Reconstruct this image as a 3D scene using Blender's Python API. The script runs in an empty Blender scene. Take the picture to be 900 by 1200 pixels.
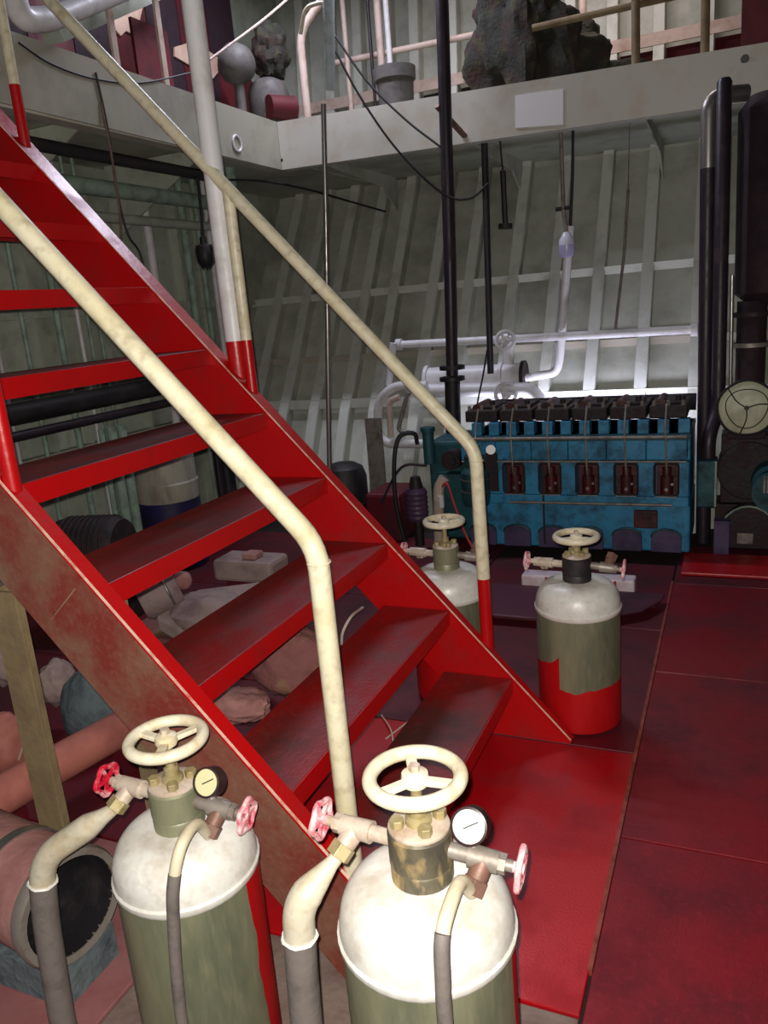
import bpy, math, random
from mathutils import Vector, Matrix, noise

random.seed(7)
scene = bpy.context.scene
COL = scene.collection

# ------------------------------------------------------------------ camera
F, CU, CV, H = 930.0, 450.0, 600.0, 1.5
RX = Vector((0.9160, 0.0260, -0.4005))     # world X in camera axes (right, down, forward)
RY = Vector((0.3931, -0.2633, 0.8810))
RX.normalize(); RY = (RY - RX * RY.dot(RX)).normalized()
RZ = RX.cross(RY)
if RZ.y > 0: RZ = -RZ
EYE = Vector((0, 0, H))
def ray(u, v):
    d = Vector((u - CU, v - CV, F)); return Vector((RX.dot(d), RY.dot(d), RZ.dot(d)))
def PY(u, v, y): d = ray(u, v); return EYE + d * (y / d.y)
def PX(u, v, x): d = ray(u, v); return EYE + d * (x / d.x)
def PZ(u, v, z): d = ray(u, v); return EYE + d * ((z - H) / d.z)
cam_data = bpy.data.cameras.new('camera'); cam = bpy.data.objects.new('camera', cam_data); COL.objects.link(cam)
right = Vector((RX.x, RY.x, RZ.x)); up = -Vector((RX.y, RY.y, RZ.y)); back = -Vector((RX.z, RY.z, RZ.z))
M = Matrix((right, up, back)).transposed().to_4x4(); M.translation = EYE
cam.matrix_world = M
cam_data.sensor_fit = 'AUTO'; cam_data.sensor_width = 36.0; cam_data.lens = F / 1200.0 * 36.0
cam_data.clip_start = 0.02
scene.camera = cam

# ------------------------------------------------------------------ world, lights, exposure
world = bpy.data.worlds.new('world'); scene.world = world; world.use_nodes = True
world.node_tree.nodes['Background'].inputs[0].default_value = (0.75, 0.80, 1.0, 1)
world.node_tree.nodes['Background'].inputs[1].default_value = 0.12
def light(name, kind, loc, energy, color, size=0.1, aim=None, size_y=None, spot=None):
    d = bpy.data.lights.new(name, kind); o = bpy.data.objects.new(name, d); COL.objects.link(o)
    o.location = loc; d.energy = energy; d.color = color
    if kind == 'AREA':
        d.size = size
        if size_y: d.shape = 'RECTANGLE'; d.size_y = size_y
    else: d.shadow_soft_size = size
    if spot: d.spot_size = math.radians(spot); d.spot_blend = 0.6
    if aim is not None: o.rotation_euler = (Vector(aim) - Vector(loc)).to_track_quat('-Z', 'Y').to_euler()
    return o
# the phone's flash, beside the lens
light('phone_flash', 'SPOT', EYE + right * -0.012 + up * 0.02, 185, (1.0, 0.95, 0.86), 0.006, EYE - back, spot=110)
# two ceiling tubes of the engine room, above the frame
light('ceiling_tube_light', 'AREA', (-2.3, 4.75, 4.12), 55, (0.80, 0.82, 1.0), 1.2, (-2.3, 4.75, 0), 0.12)
light('ceiling_tube_light', 'AREA', (-1.0, 6.0, 4.10), 13, (1.0, 0.84, 0.80), 1.2, (-1.0, 6.0, 0), 0.12)
# tube low behind the engine, facing the hull
light('bilge_tube_light', 'AREA', (-0.95, 5.14, 0.74), 8, (0.78, 0.78, 1.0), 1.3, (-0.95, 6.0, 1.2), 0.06)
vs = scene.view_settings
vs.view_transform = 'Standard'; vs.look = 'None'; vs.gamma = 1.0; vs.use_curve_mapping = False
vs.exposure = 0.0

# ------------------------------------------------------------------ materials
def lin(c):
    r = [(x / 255.0) for x in c]
    return tuple((x / 12.92 if x <= 0.04045 else ((x + 0.055) / 1.055) ** 2.4) for x in r) + (1.0,)
MATS = {}
def mat(name, col, rough=0.5, metal=0.0, dirt=None, dirt_amt=0.5, scale=6.0, fine=None, fine_amt=0.0, bump=0.0,
        stretch=(1, 1, 1), spec=0.5, fine_scale=60.0, bscale=45.0, bdist=0.01):
    m = bpy.data.materials.new(name); m.use_nodes = True
    nt = m.node_tree; N = nt.nodes; L = nt.links
    b = N['Principled BSDF']; b.inputs['Roughness'].default_value = rough; b.inputs['Metallic'].default_value = metal
    b.inputs['Specular IOR Level'].default_value = spec
    b.inputs['Base Color'].default_value = lin(col)
    tc = N.new('ShaderNodeTexCoord'); mp = N.new('ShaderNodeMapping'); mp.inputs['Scale'].default_value = stretch
    L.new(tc.outputs['Object'], mp.inputs['Vector'])
    sock = None
    if dirt:
        n = N.new('ShaderNodeTexNoise'); n.inputs['Scale'].default_value = scale; n.inputs['Detail'].default_value = 6; n.inputs['Roughness'].default_value = 0.62
        L.new(mp.outputs[0], n.inputs['Vector'])
        r = N.new('ShaderNodeValToRGB'); r.color_ramp.elements[0].position = 0.62 - 0.32 * dirt_amt; r.color_ramp.elements[1].position = 0.80 - 0.2 * dirt_amt
        L.new(n.outputs['Fac'], r.inputs[0])
        mx = N.new('ShaderNodeMix'); mx.data_type = 'RGBA'; mx.inputs[6].default_value = lin(col); mx.inputs[7].default_value = lin(dirt)
        L.new(r.outputs[0], mx.inputs[0]); sock = mx.outputs[2]
        rr = N.new('ShaderNodeMapRange'); rr.inputs[3].default_value = rough; rr.inputs[4].default_value = min(1, rough + 0.25)
        L.new(r.outputs[0], rr.inputs[0]); L.new(rr.outputs[0], b.inputs['Roughness'])
    if fine:
        n2 = N.new('ShaderNodeTexNoise'); n2.inputs['Scale'].default_value = fine_scale; n2.inputs['Detail'].default_value = 3
        L.new(mp.outputs[0], n2.inputs['Vector'])
        r2 = N.new('ShaderNodeValToRGB'); r2.color_ramp.elements[0].position = 0.5; r2.color_ramp.elements[1].position = 0.75
        L.new(n2.outputs['Fac'], r2.inputs[0])
        ml = N.new('ShaderNodeMath'); ml.operation = 'MULTIPLY'; ml.inputs[1].default_value = fine_amt; L.new(r2.outputs[0], ml.inputs[0])
        m2 = N.new('ShaderNodeMix'); m2.data_type = 'RGBA'; m2.inputs[6].default_value = lin(col); m2.inputs[7].default_value = lin(fine)
        if sock: L.new(sock, m2.inputs[6])
        L.new(ml.outputs[0], m2.inputs[0]); sock = m2.outputs[2]
    if sock: L.new(sock, b.inputs['Base Color'])
    if bump:
        nb = N.new('ShaderNodeTexNoise'); nb.inputs['Scale'].default_value = bscale; nb.inputs['Detail'].default_value = 4
        L.new(mp.outputs[0], nb.inputs['Vector'])
        bp = N.new('ShaderNodeBump'); bp.inputs['Strength'].default_value = bump; bp.inputs['Distance'].default_value = bdist
        L.new(nb.outputs['Fac'], bp.inputs['Height']); L.new(bp.outputs[0], b.inputs['Normal'])
    MATS[name] = m; return m
mat('red_paint', (196, 10, 18), 0.32, dirt=(150, 22, 20), dirt_amt=0.35, scale=7, bump=0.12)
mat('red_stair', (182, 10, 14), 0.34, dirt=(150, 18, 16), dirt_amt=0.3, scale=5, bump=0.10)
mat('red_tread', (146, 22, 22), 0.30, dirt=(76, 38, 34), dirt_amt=0.72, scale=3.0, fine=(205, 120, 110), fine_amt=0.05, bump=0.2, bscale=110.0, bdist=0.003, stretch=(1, 0.8, 1))
mat('brown_web', (122, 46, 38), 0.62, dirt=(124, 94, 74), dirt_amt=0.75, scale=5, fine=(150, 110, 90), fine_amt=0.25, bump=0.2)
mat('olive_dust', (150, 128, 96), 0.75, dirt=(112, 84, 62), dirt_amt=0.6, scale=6, bump=0.2)
mat('rust_edge', (232, 196, 176), 0.45, dirt=(200, 90, 70), dirt_amt=0.5, scale=25)
mat('cream_rail', (222, 214, 186), 0.38, dirt=(204, 192, 154), dirt_amt=0.5, scale=9, fine=(120, 96, 60), fine_amt=0.4, fine_scale=34, bump=0.1)
mat('floor_red', (178, 12, 22), 0.36, dirt=(146, 16, 26), dirt_amt=0.5, scale=4, bump=0.3, bscale=150.0, bdist=0.002)
mat('floor_maroon', (128, 12, 26), 0.45, dirt=(84, 14, 26), dirt_amt=0.62, scale=2.6, fine=(150, 30, 44), fine_amt=0.35, bump=0.3, bscale=150.0, bdist=0.002)
mat('floor_dark', (96, 14, 28), 0.5, dirt=(62, 14, 26), dirt_amt=0.6, scale=3, bump=0.3, bscale=150.0, bdist=0.002)
mat('floor_dusty', (150, 98, 98), 0.8, dirt=(128, 66, 66), dirt_amt=0.6, scale=4, bump=0.3, bscale=150.0, bdist=0.002)
mat('floor_grey', (130, 112, 104), 0.7, dirt=(100, 70, 64), dirt_amt=0.6, scale=6, bump=0.3)
mat('joint_dark', (38, 22, 22), 0.8)
mat('joint_edge', (150, 70, 56), 0.5, dirt=(110, 40, 34), dirt_amt=0.6, scale=18)
mat('hull_white', (190, 192, 180), 0.55, dirt=(148, 150, 138), dirt_amt=0.55, scale=2.2, fine=(150, 120, 100), fine_amt=0.18, fine_scale=14, bump=0.08)
mat('hull_rib', (206, 208, 198), 0.5, dirt=(178, 176, 164), dirt_amt=0.4, scale=5)
mat('wall_green', (182, 188, 172), 0.6, dirt=(146, 152, 138), dirt_amt=0.6, scale=2.5, fine=(90, 70, 60), fine_amt=0.25, fine_scale=12, bump=0.08)
mat('girder_dim', (168, 164, 148), 0.45, dirt=(138, 134, 120), dirt_amt=0.5, scale=2.5)  # girder paint darkened, its weaker lighting is put into the colour
mat('pipe_ice', (196, 208, 212), 0.3, dirt=(160, 172, 176), dirt_amt=0.5, scale=14)
mat('beam_white', (204, 200, 188), 0.33, dirt=(184, 178, 162), dirt_amt=0.4, scale=2.0, fine=(190, 150, 110), fine_amt=0.25, fine_scale=8)
mat('glow_white', (246, 244, 246), 0.2)  # colour of the plate that imitates a glow on the girder
mat('deck_under', (184, 188, 170), 0.6, dirt=(150, 152, 136), dirt_amt=0.5, scale=3)
mat('ceiling_dark', (70, 66, 64), 0.8, dirt=(50, 46, 46), dirt_amt=0.5, scale=3)
mat('pipe_white', (226, 224, 226), 0.4, dirt=(196, 190, 188), dirt_amt=0.4, scale=9)
mat('pipe_beige', (206, 184, 170), 0.5, dirt=(170, 140, 126), dirt_amt=0.5, scale=7)
mat('pipe_dark', (42, 34, 44), 0.42, dirt=(58, 34, 38), dirt_amt=0.45, scale=8, bump=0.1)
mat('pipe_black', (30, 28, 32), 0.5, dirt=(52, 44, 46), dirt_amt=0.5, scale=10)
mat('lagging_dark', (46, 24, 32), 0.75, dirt=(34, 22, 34), dirt_amt=0.6, scale=4, bump=0.4)
mat('engine_blue', (52, 140, 184), 0.45, dirt=(34, 84, 112), dirt_amt=0.5, scale=7, fine=(14, 26, 40), fine_amt=0.55, fine_scale=22, bump=0.15)
mat('engine_teal', (28, 84, 92), 0.5, dirt=(20, 40, 46), dirt_amt=0.6, scale=9, bump=0.15)
mat('engine_dark', (34, 24, 27), 0.6, dirt=(58, 32, 32), dirt_amt=0.5, scale=12, bump=0.3)
mat('engine_violet', (84, 66, 104), 0.5, dirt=(50, 40, 62), dirt_amt=0.6, scale=6, bump=0.15)
mat('oily_red', (84, 24, 24), 0.45, dirt=(36, 18, 20), dirt_amt=0.6, scale=14, bump=0.2)
mat('steel', (176, 172, 168), 0.3, 0.85, dirt=(130, 120, 110), dirt_amt=0.4, scale=12)
mat('steel_dull', (150, 142, 134), 0.5, 0.45, dirt=(112, 96, 84), dirt_amt=0.5, scale=14, bump=0.1)
mat('silver_paint', (222, 220, 214), 0.38, 0.05, dirt=(186, 176, 162), dirt_amt=0.4, scale=9, fine=(150, 120, 90), fine_amt=0.2, bump=0.06)
mat('bolt_olive', (172, 158, 118), 0.45, 0.35, dirt=(130, 116, 70), dirt_amt=0.5, scale=30)
mat('valve_cast', (204, 188, 172), 0.45, 0.2, dirt=(160, 136, 116), dirt_amt=0.5, scale=22, bump=0.12)
mat('brown_fitting', (120, 88, 74), 0.5, 0.2, dirt=(90, 62, 52), dirt_amt=0.5, scale=22)
mat('wheel_cream', (222, 214, 190), 0.4, dirt=(200, 180, 138), dirt_amt=0.5, scale=16, fine=(130, 100, 64), fine_amt=0.35, fine_scale=40)
mat('pink_wheel', (196, 36, 70), 0.4, dirt=(238, 206, 208), dirt_amt=0.85, scale=34)
mat('red_wheel', (190, 22, 50), 0.4, dirt=(232, 190, 196), dirt_amt=0.45, scale=30)
mat('gauge_face', (240, 240, 232), 0.35)
mat('gauge_face_old', (206, 202, 158), 0.4)
mat('gauge_case', (46, 28, 30), 0.4)
mat('black_rubber', (26, 25, 27), 0.55)
mat('hose_silver', (204, 196, 176), 0.42, 0.1, dirt=(184, 164, 128), dirt_amt=0.5, scale=16, fine=(150, 120, 84), fine_amt=0.3, bump=0.15)
mat('hose_grey', (112, 104, 100), 0.55, dirt=(80, 72, 70), dirt_amt=0.5, scale=12, bump=0.2)
mat('hose_cream', (204, 194, 168), 0.42, dirt=(186, 170, 140), dirt_amt=0.5, scale=12, bump=0.12)
mat('post_olive', (134, 116, 84), 0.7, dirt=(104, 84, 64), dirt_amt=0.6, scale=6, bump=0.2)
mat('dusty_pink', (176, 126, 120), 0.75, dirt=(142, 92, 90), dirt_amt=0.55, scale=6, bump=0.25)
mat('dusty_grey', (160, 138, 134), 0.8, dirt=(120, 96, 96), dirt_amt=0.55, scale=6, bump=0.3)
mat('slate_cloth', (96, 108, 112), 0.85, dirt=(66, 72, 80), dirt_amt=0.5, scale=18, bump=0.6)
mat('pink_pipe', (182, 110, 96), 0.65, dirt=(150, 84, 76), dirt_amt=0.5, scale=5, bump=0.15)
mat('rag_brown', (132, 82, 80), 0.9, dirt=(150, 130, 80), dirt_amt=0.35, scale=7, bump=0.5)
mat('barrel_pale', (176, 172, 158), 0.5, dirt=(120, 104, 92), dirt_amt=0.55, scale=6, stretch=(1, 1, 0.35))
mat('barrel_blue', (38, 34, 84), 0.45, dirt=(28, 24, 50), dirt_amt=0.5, scale=6)
mat('pipe_green', (150, 172, 156), 0.5, dirt=(98, 112, 100), dirt_amt=0.5, scale=9)
mat('dark_tarp', (38, 36, 28), 0.85, dirt=(70, 34, 34), dirt_amt=0.5, scale=7, fine=(70, 84, 50), fine_amt=0.6, fine_scale=14, bump=0.8)
mat('dark_red_sheet', (92, 16, 26), 0.6, dirt=(58, 14, 24), dirt_amt=0.5, scale=5)
mat('beige_plate', (212, 182, 160), 0.6, dirt=(186, 150, 130), dirt_amt=0.5, scale=5)
mat('bucket_grey', (96, 92, 88), 0.6, dirt=(70, 62, 60), dirt_amt=0.5, scale=9)
mat('cable_black', (24, 22, 24), 0.6)
mat('cable_red', (176, 56, 56), 0.5)
mat('cable_white', (206, 190, 176), 0.5)
mat('wire_pale', (196, 178, 160), 0.5)
mat('lamp_white', (226, 226, 244), 0.25)
mat('lamp_lilac', (188, 184, 224), 0.3)
mat('hull_beige', (172, 164, 148), 0.6)
mat('worn_head', (112, 104, 84), 0.42, 0.35, dirt=(70, 66, 58), dirt_amt=0.6, scale=16, fine=(206, 176, 120), fine_amt=0.8, fine_scale=42, stretch=(1, 1, 0.5))
mat('disc_pale', (196, 196, 168), 0.45, dirt=(160, 160, 130), dirt_amt=0.5, scale=7)
mat('purple_bed', (86, 34, 54), 0.55, dirt=(60, 24, 40), dirt_amt=0.5, scale=4, bump=0.15)
mat('white_box', (232, 216, 222), 0.5, dirt=(206, 170, 180), dirt_amt=0.5, scale=14)
mat('filter_violet', (86, 62, 92), 0.45, dirt=(56, 40, 60), dirt_amt=0.5, scale=8)
m = bpy.data.materials.new('tube_glow'); m.use_nodes = True
b = m.node_tree.nodes['Principled BSDF']; b.inputs['Emission Color'].default_value = (0.85, 0.88, 1, 1); b.inputs['Emission Strength'].default_value = 4.0
MATS['tube_glow'] = m
def bottle_mat(name, mode):
    """green-grey streaked bottle paint with a spilled red paint zone of its own outline, in part a painted-in reflection"""
    m = mat(name, (134, 134, 108), 0.42, 0.25, dirt=(92, 96, 78), dirt_amt=0.6, scale=7, fine=(170, 160, 130), fine_amt=0.25, stretch=(1, 1, 0.22), bump=0.1)
    nt = m.node_tree; N = nt.nodes; L = nt.links; b = N['Principled BSDF']
    old = b.inputs['Base Color'].links[0].from_socket
    tc = N.new('ShaderNodeTexCoord'); sp = N.new('ShaderNodeSeparateXYZ'); L.new(tc.outputs['Object'], sp.inputs[0])
    nz = N.new('ShaderNodeTexNoise'); nz.inputs['Scale'].default_value = 9 if mode == 'low' else 5; L.new(tc.outputs['Object'], nz.inputs['Vector'])
    mr = N.new('ShaderNodeMath'); mr.operation = 'MULTIPLY_ADD'; L.new(nz.outputs['Fac'], mr.inputs[0]); mr.inputs[1].default_value = 0.06
    if mode == 'low':      # red where z + noise + slope is low
        g = N.new('ShaderNodeMath'); g.operation = 'GREATER_THAN'; L.new(sp.outputs['X'], g.inputs[0]); g.inputs[1].default_value = -0.042
        g2 = N.new('ShaderNodeMath'); g2.operation = 'MULTIPLY_ADD'; L.new(g.outputs[0], g2.inputs[0]); g2.inputs[1].default_value = 0.115; L.new(sp.outputs['Z'], g2.inputs[2])
        mn = N.new('ShaderNodeMath'); mn.operation = 'MINIMUM'; L.new(sp.outputs['X'], mn.inputs[0]); mn.inputs[1].default_value = -0.042
        sx = N.new('ShaderNodeMath'); sx.operation = 'MULTIPLY_ADD'; L.new(mn.outputs[0], sx.inputs[0]); sx.inputs[1].default_value = -0.55; L.new(g2.outputs[0], sx.inputs[2])
        L.new(sx.outputs[0], mr.inputs[2]); thr = 0.34; op = 'LESS_THAN'
    else:                  # red on the stair-foot side: paint, and a painted-in reflection on the centre bottle
        dt = N.new('ShaderNodeVectorMath'); dt.operation = 'DOT_PRODUCT'; L.new(tc.outputs['Object'], dt.inputs[0]); dt.inputs[1].default_value = (0.86, 0.51, 0)
        mr.inputs[1].default_value = 0.03; L.new(dt.outputs['Value'], mr.inputs[2]); thr = 0.136; op = 'GREATER_THAN'
    c = N.new('ShaderNodeMath'); c.operation = op; L.new(mr.outputs[0], c.inputs[0]); c.inputs[1].default_value = thr
    mx = N.new('ShaderNodeMix'); mx.data_type = 'RGBA'; L.new(old, mx.inputs[6]); mx.inputs[7].default_value = lin((196, 14, 20)); L.new(c.outputs[0], mx.inputs[0])
    L.new(mx.outputs[2], b.inputs['Base Color'])
bottle_mat('bottle_body_low', 'low'); bottle_mat('bottle_body_side', 'side')

# ------------------------------------------------------------------ mesh builder
def frame_for(d):
    d = Vector(d).normalized(); a = Vector((0, 0, 1)) if abs(d.z) < 0.95 else Vector((1, 0, 0))
    x = a.cross(d).normalized(); return x, d.cross(x), d
class MB:
    def __init__(s): s.v = []; s.f = []
    def _add(s, vs, fs):
        k = len(s.v); s.v += [Vector(p) for p in vs]; s.f += [tuple(i + k for i in f) for f in fs]; return s
    def box(s, a, b):
        x0, x1 = sorted((a[0], b[0])); y0, y1 = sorted((a[1], b[1])); z0, z1 = sorted((a[2], b[2]))
        return s._add([(x0, y0, z0), (x1, y0, z0), (x1, y1, z0), (x0, y1, z0), (x0, y0, z1), (x1, y0, z1), (x1, y1, z1), (x0, y1, z1)],
                      [(0, 3, 2, 1), (4, 5, 6, 7), (0, 1, 5, 4), (1, 2, 6, 5), (2, 3, 7, 6), (3, 0, 4, 7)])
    def prism(s, poly, off):
        off = Vector(off); n = len(poly); poly = [Vector(p) for p in poly]
        nrm = Vector((0, 0, 0))
        for i in range(n): nrm += poly[i].cross(poly[(i + 1) % n])
        if nrm.dot(off) > 0: poly = poly[::-1]
        return s._add(poly + [p + off for p in poly], [tuple(range(n)), tuple(range(2 * n - 1, n - 1, -1))] + [(i, i + n, (i + 1) % n + n, (i + 1) % n) for i in range(n)])
    def bar(s, p, q, w, h, upv=(0, 0, 1)):
        p, q = Vector(p), Vector(q); d = (q - p).normalized(); x = d.cross(Vector(upv)).normalized(); y = x.cross(d)
        c = [(-w / 2, -h / 2), (w / 2, -h / 2), (w / 2, h / 2), (-w / 2, h / 2)]
        return s.prism([p + x * a + y * b for a, b in c], q - p)
    def cyl(s, p, q, r0, r1=None, n=18, cap=True):
        p, q = Vector(p), Vector(q); r1 = r0 if r1 is None else r1; x, y, d = frame_for(q - p)
        ang = [2 * math.pi * i / n for i in range(n)]
        vs = [p + (x * math.cos(a) + y * math.sin(a)) * r0 for a in ang] + [q + (x * math.cos(a) + y * math.sin(a)) * r1 for a in ang]
        fs = [(i, (i + 1) % n, (i + 1) % n + n, i + n) for i in range(n)]
        if cap: fs += [tuple(range(n - 1, -1, -1)), tuple(range(n, 2 * n))]
        return s._add(vs, fs)
    def tube(s, pts, r, n=12, closed=False):
        pts = [Vector(p) for p in pts]; k = len(pts)
        rs = r if isinstance(r, (list, tuple)) else [r] * k
        tan = [((pts[(i + 1) % k] if closed or i < k - 1 else pts[i]) - (pts[i - 1] if closed or i > 0 else pts[i])).normalized() for i in range(k)]
        x, y, _ = frame_for(tan[0]); rings = []
        for i in range(k):
            x = (x - tan[i] * x.dot(tan[i])).normalized(); y = tan[i].cross(x)
            rings.append([pts[i] + (x * math.cos(2 * math.pi * j / n) + y * math.sin(2 * math.pi * j / n)) * rs[i] for j in range(n)])
        vs = [p for g in rings for p in g]; fs = []
        for i in range(k if closed else k - 1):
            a, b = i * n, ((i + 1) % k) * n
            fs += [(a + j, a + (j + 1) % n, b + (j + 1) % n, b + j) for j in range(n)]
        if not closed: fs += [tuple(range(n - 1, -1, -1)), tuple(range((k - 1) * n, k * n))]
        return s._add(vs, fs)
    def torus(s, c, axis, R, r, n=36, m=10, a0=0, a1=2 * math.pi, wob=None):
        x, y, d = frame_for(axis); full = a1 - a0 > 6.28; c = Vector(c)
        k = n if full else n + 1
        pts = []
        for i in range(k):
            a = a0 + (a1 - a0) * i / n; RR = R * (1 + (wob(a) if wob else 0)); pts.append(c + (x * math.cos(a) + y * math.sin(a)) * RR)
        return s.tube(pts, r, m, closed=full)
    def lathe(s, prof, o=(0, 0, 0), axis=(0, 0, 1), n=32, a0=0.0, a1=2 * math.pi):
        x, y, d = frame_for(axis); o = Vector(o); full = a1 - a0 > 6.28; k = n if full else n + 1
        vs = []; fs = []
        for r, z in prof:
            for i in range(k):
                a = a0 + (a1 - a0) * i / n; vs.append(o + (x * math.cos(a) + y * math.sin(a)) * max(r, 1e-4) + d * z)
        for j in range(len(prof) - 1):
            for i in range(n):
                a, b = j * k + i, j * k + (i + 1) % k; fs.append((a, b, b + k, a + k))
        return s._add(vs, fs)
    def blob(s, c, r, amp=0.15, sc=3.0, n=20, m=14, seed=0, flat=None):
        c = Vector(c); vs = []; fs = []
        for j in range(m + 1):
            t = math.pi * j / m
            for i in range(n):
                a = 2 * math.pi * i / n; d = Vector((math.sin(t) * math.cos(a), math.sin(t) * math.sin(a), math.cos(t)))
                k = 1 + amp * noise.fractal(d * sc + Vector((seed, seed * 2.3, 0)), 1.0, 2.0, 3)
                p = Vector((d.x * r[0], d.y * r[1], d.z * r[2])) * k + c
                if flat is not None: p.z = max(p.z, flat)
                vs.append(p)
        for j in range(m):
            for i in range(n): fs.append((j * n + i, (j + 1) * n + i, (j + 1) * n + (i + 1) % n, j * n + (i + 1) % n))
        return s._add(vs, fs)
def fillet(pts, rad, n=6):
    pts = [Vector(p) for p in pts]; out = [pts[0]]
    for i in range(1, len(pts) - 1):
        a, b, c = pts[i - 1], pts[i], pts[i + 1]; u, w = (a - b), (c - b)
        t = min(rad, u.length * 0.48, w.length * 0.48); p, q = b + u.normalized() * t, b + w.normalized() * t
        for k in range(n + 1):
            s = k / n; out.append(p * (1 - s) ** 2 + b * 2 * s * (1 - s) + q * s ** 2)
    out.append(pts[-1]); return out
def sag(p, q, drop, n=14):
    p, q = Vector(p), Vector(q); return [p.lerp(q, i / n) - Vector((0, 0, 1)) * drop * 4 * (i / n) * (1 - i / n) for i in range(n + 1)]
def spline(pts, n=6):
    pts = [Vector(p) for p in pts]; P = [pts[0] * 2 - pts[1]] + pts + [pts[-1] * 2 - pts[-2]]; out = []
    for i in range(1, len(P) - 2):
        a, b, c, d = P[i - 1:i + 3]
        for k in range(n):
            t = k / n; out.append(0.5 * ((2 * b) + (c - a) * t + (2 * a - 5 * b + 4 * c - d) * t * t + (-a + 3 * b - 3 * c + d) * t ** 3))
    out.append(pts[-1]); return out

def props(o, label=None, cat=None, group=None, kind=None):
    if label: o['label'] = label
    if cat: o['category'] = cat
    if group: o['group'] = group
    if kind: o['kind'] = kind
    return o
def origin_of(o):
    p = Vector((0, 0, 0))
    while o is not None: p += o.location; o = o.parent
    return p
def link(name, mb, material, parent=None, bevel=0, smooth=True, loc=None):
    off = origin_of(parent) if parent else Vector((0, 0, 0))
    if parent is None:
        if loc is None:
            xs = [p.x for p in mb.v]; ys = [p.y for p in mb.v]; zs = [p.z for p in mb.v]
            loc = Vector(((min(xs) + max(xs)) / 2, (min(ys) + max(ys)) / 2, min(zs)))
        off = Vector(loc)
    me = bpy.data.meshes.new(name); me.from_pydata([tuple(p - off) for p in mb.v], [], mb.f); me.update()
    if smooth:
        me.polygons.foreach_set('use_smooth', [True] * len(me.polygons)); me.set_sharp_from_angle(angle=math.radians(38))
    me.materials.append(MATS[material])
    o = bpy.data.objects.new(name, me); COL.objects.link(o)
    if parent: o.parent = parent
    else: o.location = off
    if bevel:
        bv = o.modifiers.new('edge', 'BEVEL'); bv.width = bevel; bv.segments = 2; bv.limit_method = 'ANGLE'; bv.angle_limit = math.radians(40)
    return o
def thing(name, label, cat, loc=(0, 0, 0), group=None):
    o = bpy.data.objects.new(name, None); COL.objects.link(o); o.location = loc; o.empty_display_size = 0.1
    return props(o, label, cat, group)
def single(name, mb, material, label, cat, group=None, **k): return props(link(name, mb, material, **k), label, cat, group)
def shared(name, src, parent, loc):
    o = bpy.data.objects.new(name, src.data); COL.objects.link(o); o.parent = parent; o.location = loc; return o

# ================================================================== STRUCTURE
# ---- floor: dark bed with loose steel plates on it
floor = props(link('floor', MB().box((-4.2, -1.2, -0.08), (1.7, 5.3, -0.014)), 'joint_dark', loc=(0, 0, 0)), kind='structure')
def plate(x0, x1, y0, y1, m, z=0.0):
    g = 0.004; return link('floor_plate', MB().box((x0 + g, y0 + g, -0.0135), (x1 - g, y1 - g, z)), m, floor, bevel=0.003, smooth=False)
SX = -0.265
for (a, b_) in ((-1.1, 0.94), (0.94, 1.993), (1.993, 3.05), (3.05, 4.08), (4.08, 4.72)):
    for (x0, x1) in ((SX, 0.74), (0.74, 1.68)):
        plate(x0, x1, a, b_, 'floor_maroon' if a < 4 else 'floor_dark')
plate(-1.27, SX, 1.372, 2.43, 'floor_red')
plate(-1.27, SX, -1.1, 1.372, 'floor_grey')
for (a, b_) in ((2.43, 3.46), (3.46, 4.36)): plate(-1.27, SX, a, b_, 'floor_dark')
for k, x0 in enumerate((-2.27, -3.27, -4.18)):
    for (a, b_) in ((-1.1, 0.5), (0.5, 1.54), (1.54, 2.58), (2.58, 3.62), (3.62, 4.66)):
        plate(x0, x0 + (1.0 if k < 2 else 0.91), a, b_, 'floor_dusty' if a < 1.2 else 'floor_dark')
link('plate_seam_strip', MB().box((SX - 0.008, 1.5, -0.013), (SX + 0.003, 4.1, 0.004)), 'joint_edge', floor, smooth=False)

# ---- hull side (the wall behind the engine), flaring outwards with height
PROF = [(-0.1, 5.10), (0.30, 5.27), (0.75, 5.50), (1.15, 5.78), (1.60, 6.07), (2.05, 6.37), (2.44, 6.63), (3.2, 6.87), (4.3, 7.0)]
def hullY(z):
    for (z0, y0), (z1, y1) in zip(PROF, PROF[1:]):
        if z0 <= z <= z1: return y0 + (y1 - y0) * (z - z0) / (z1 - z0)
    return PROF[-1][1]
poly = [(-4.2, y, z) for z, y in PROF] + [(-4.2, y + 0.03, z) for z, y in PROF[::-1]]
wall_back = props(link('wall_back', MB().prism(poly, (5.9, 0, 0)), 'hull_white', loc=(0, 0, 0), smooth=False), kind='structure')
RIBX = [-0.237 + 0.325 * k for k in range(4, 0, -1)] + [-0.237, -0.569, -0.898, -1.206, -1.514, -1.855, -2.142, -2.468, -2.71, -2.98, -3.25, -3.52]
def along_hull(x, z0, z1, proud, w, out=0.0):
    zs = [z0] + [z for z, _ in PROF if z0 < z < z1] + [z1]
    a = [(x - w / 2, hullY(z) - 0.001 - out, z) for z in zs]; b_ = [(x - w / 2, hullY(z) - proud - out, z) for z in zs]
    return MB().prism(a + b_[::-1], (w, 0, 0))
for x in RIBX:
    r = link('rib', along_hull(x + 0.035, -0.05, 4.25, 0.10, 0.012), 'hull_white', wall_back, smooth=False)
    link('rib_flange', along_hull(x, -0.05, 4.25, 0.012, 0.075, 0.10), 'hull_rib', r, smooth=False)
RS = sorted(RIBX)  # thin dark sheets added to darken the hull between the ribs
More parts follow.
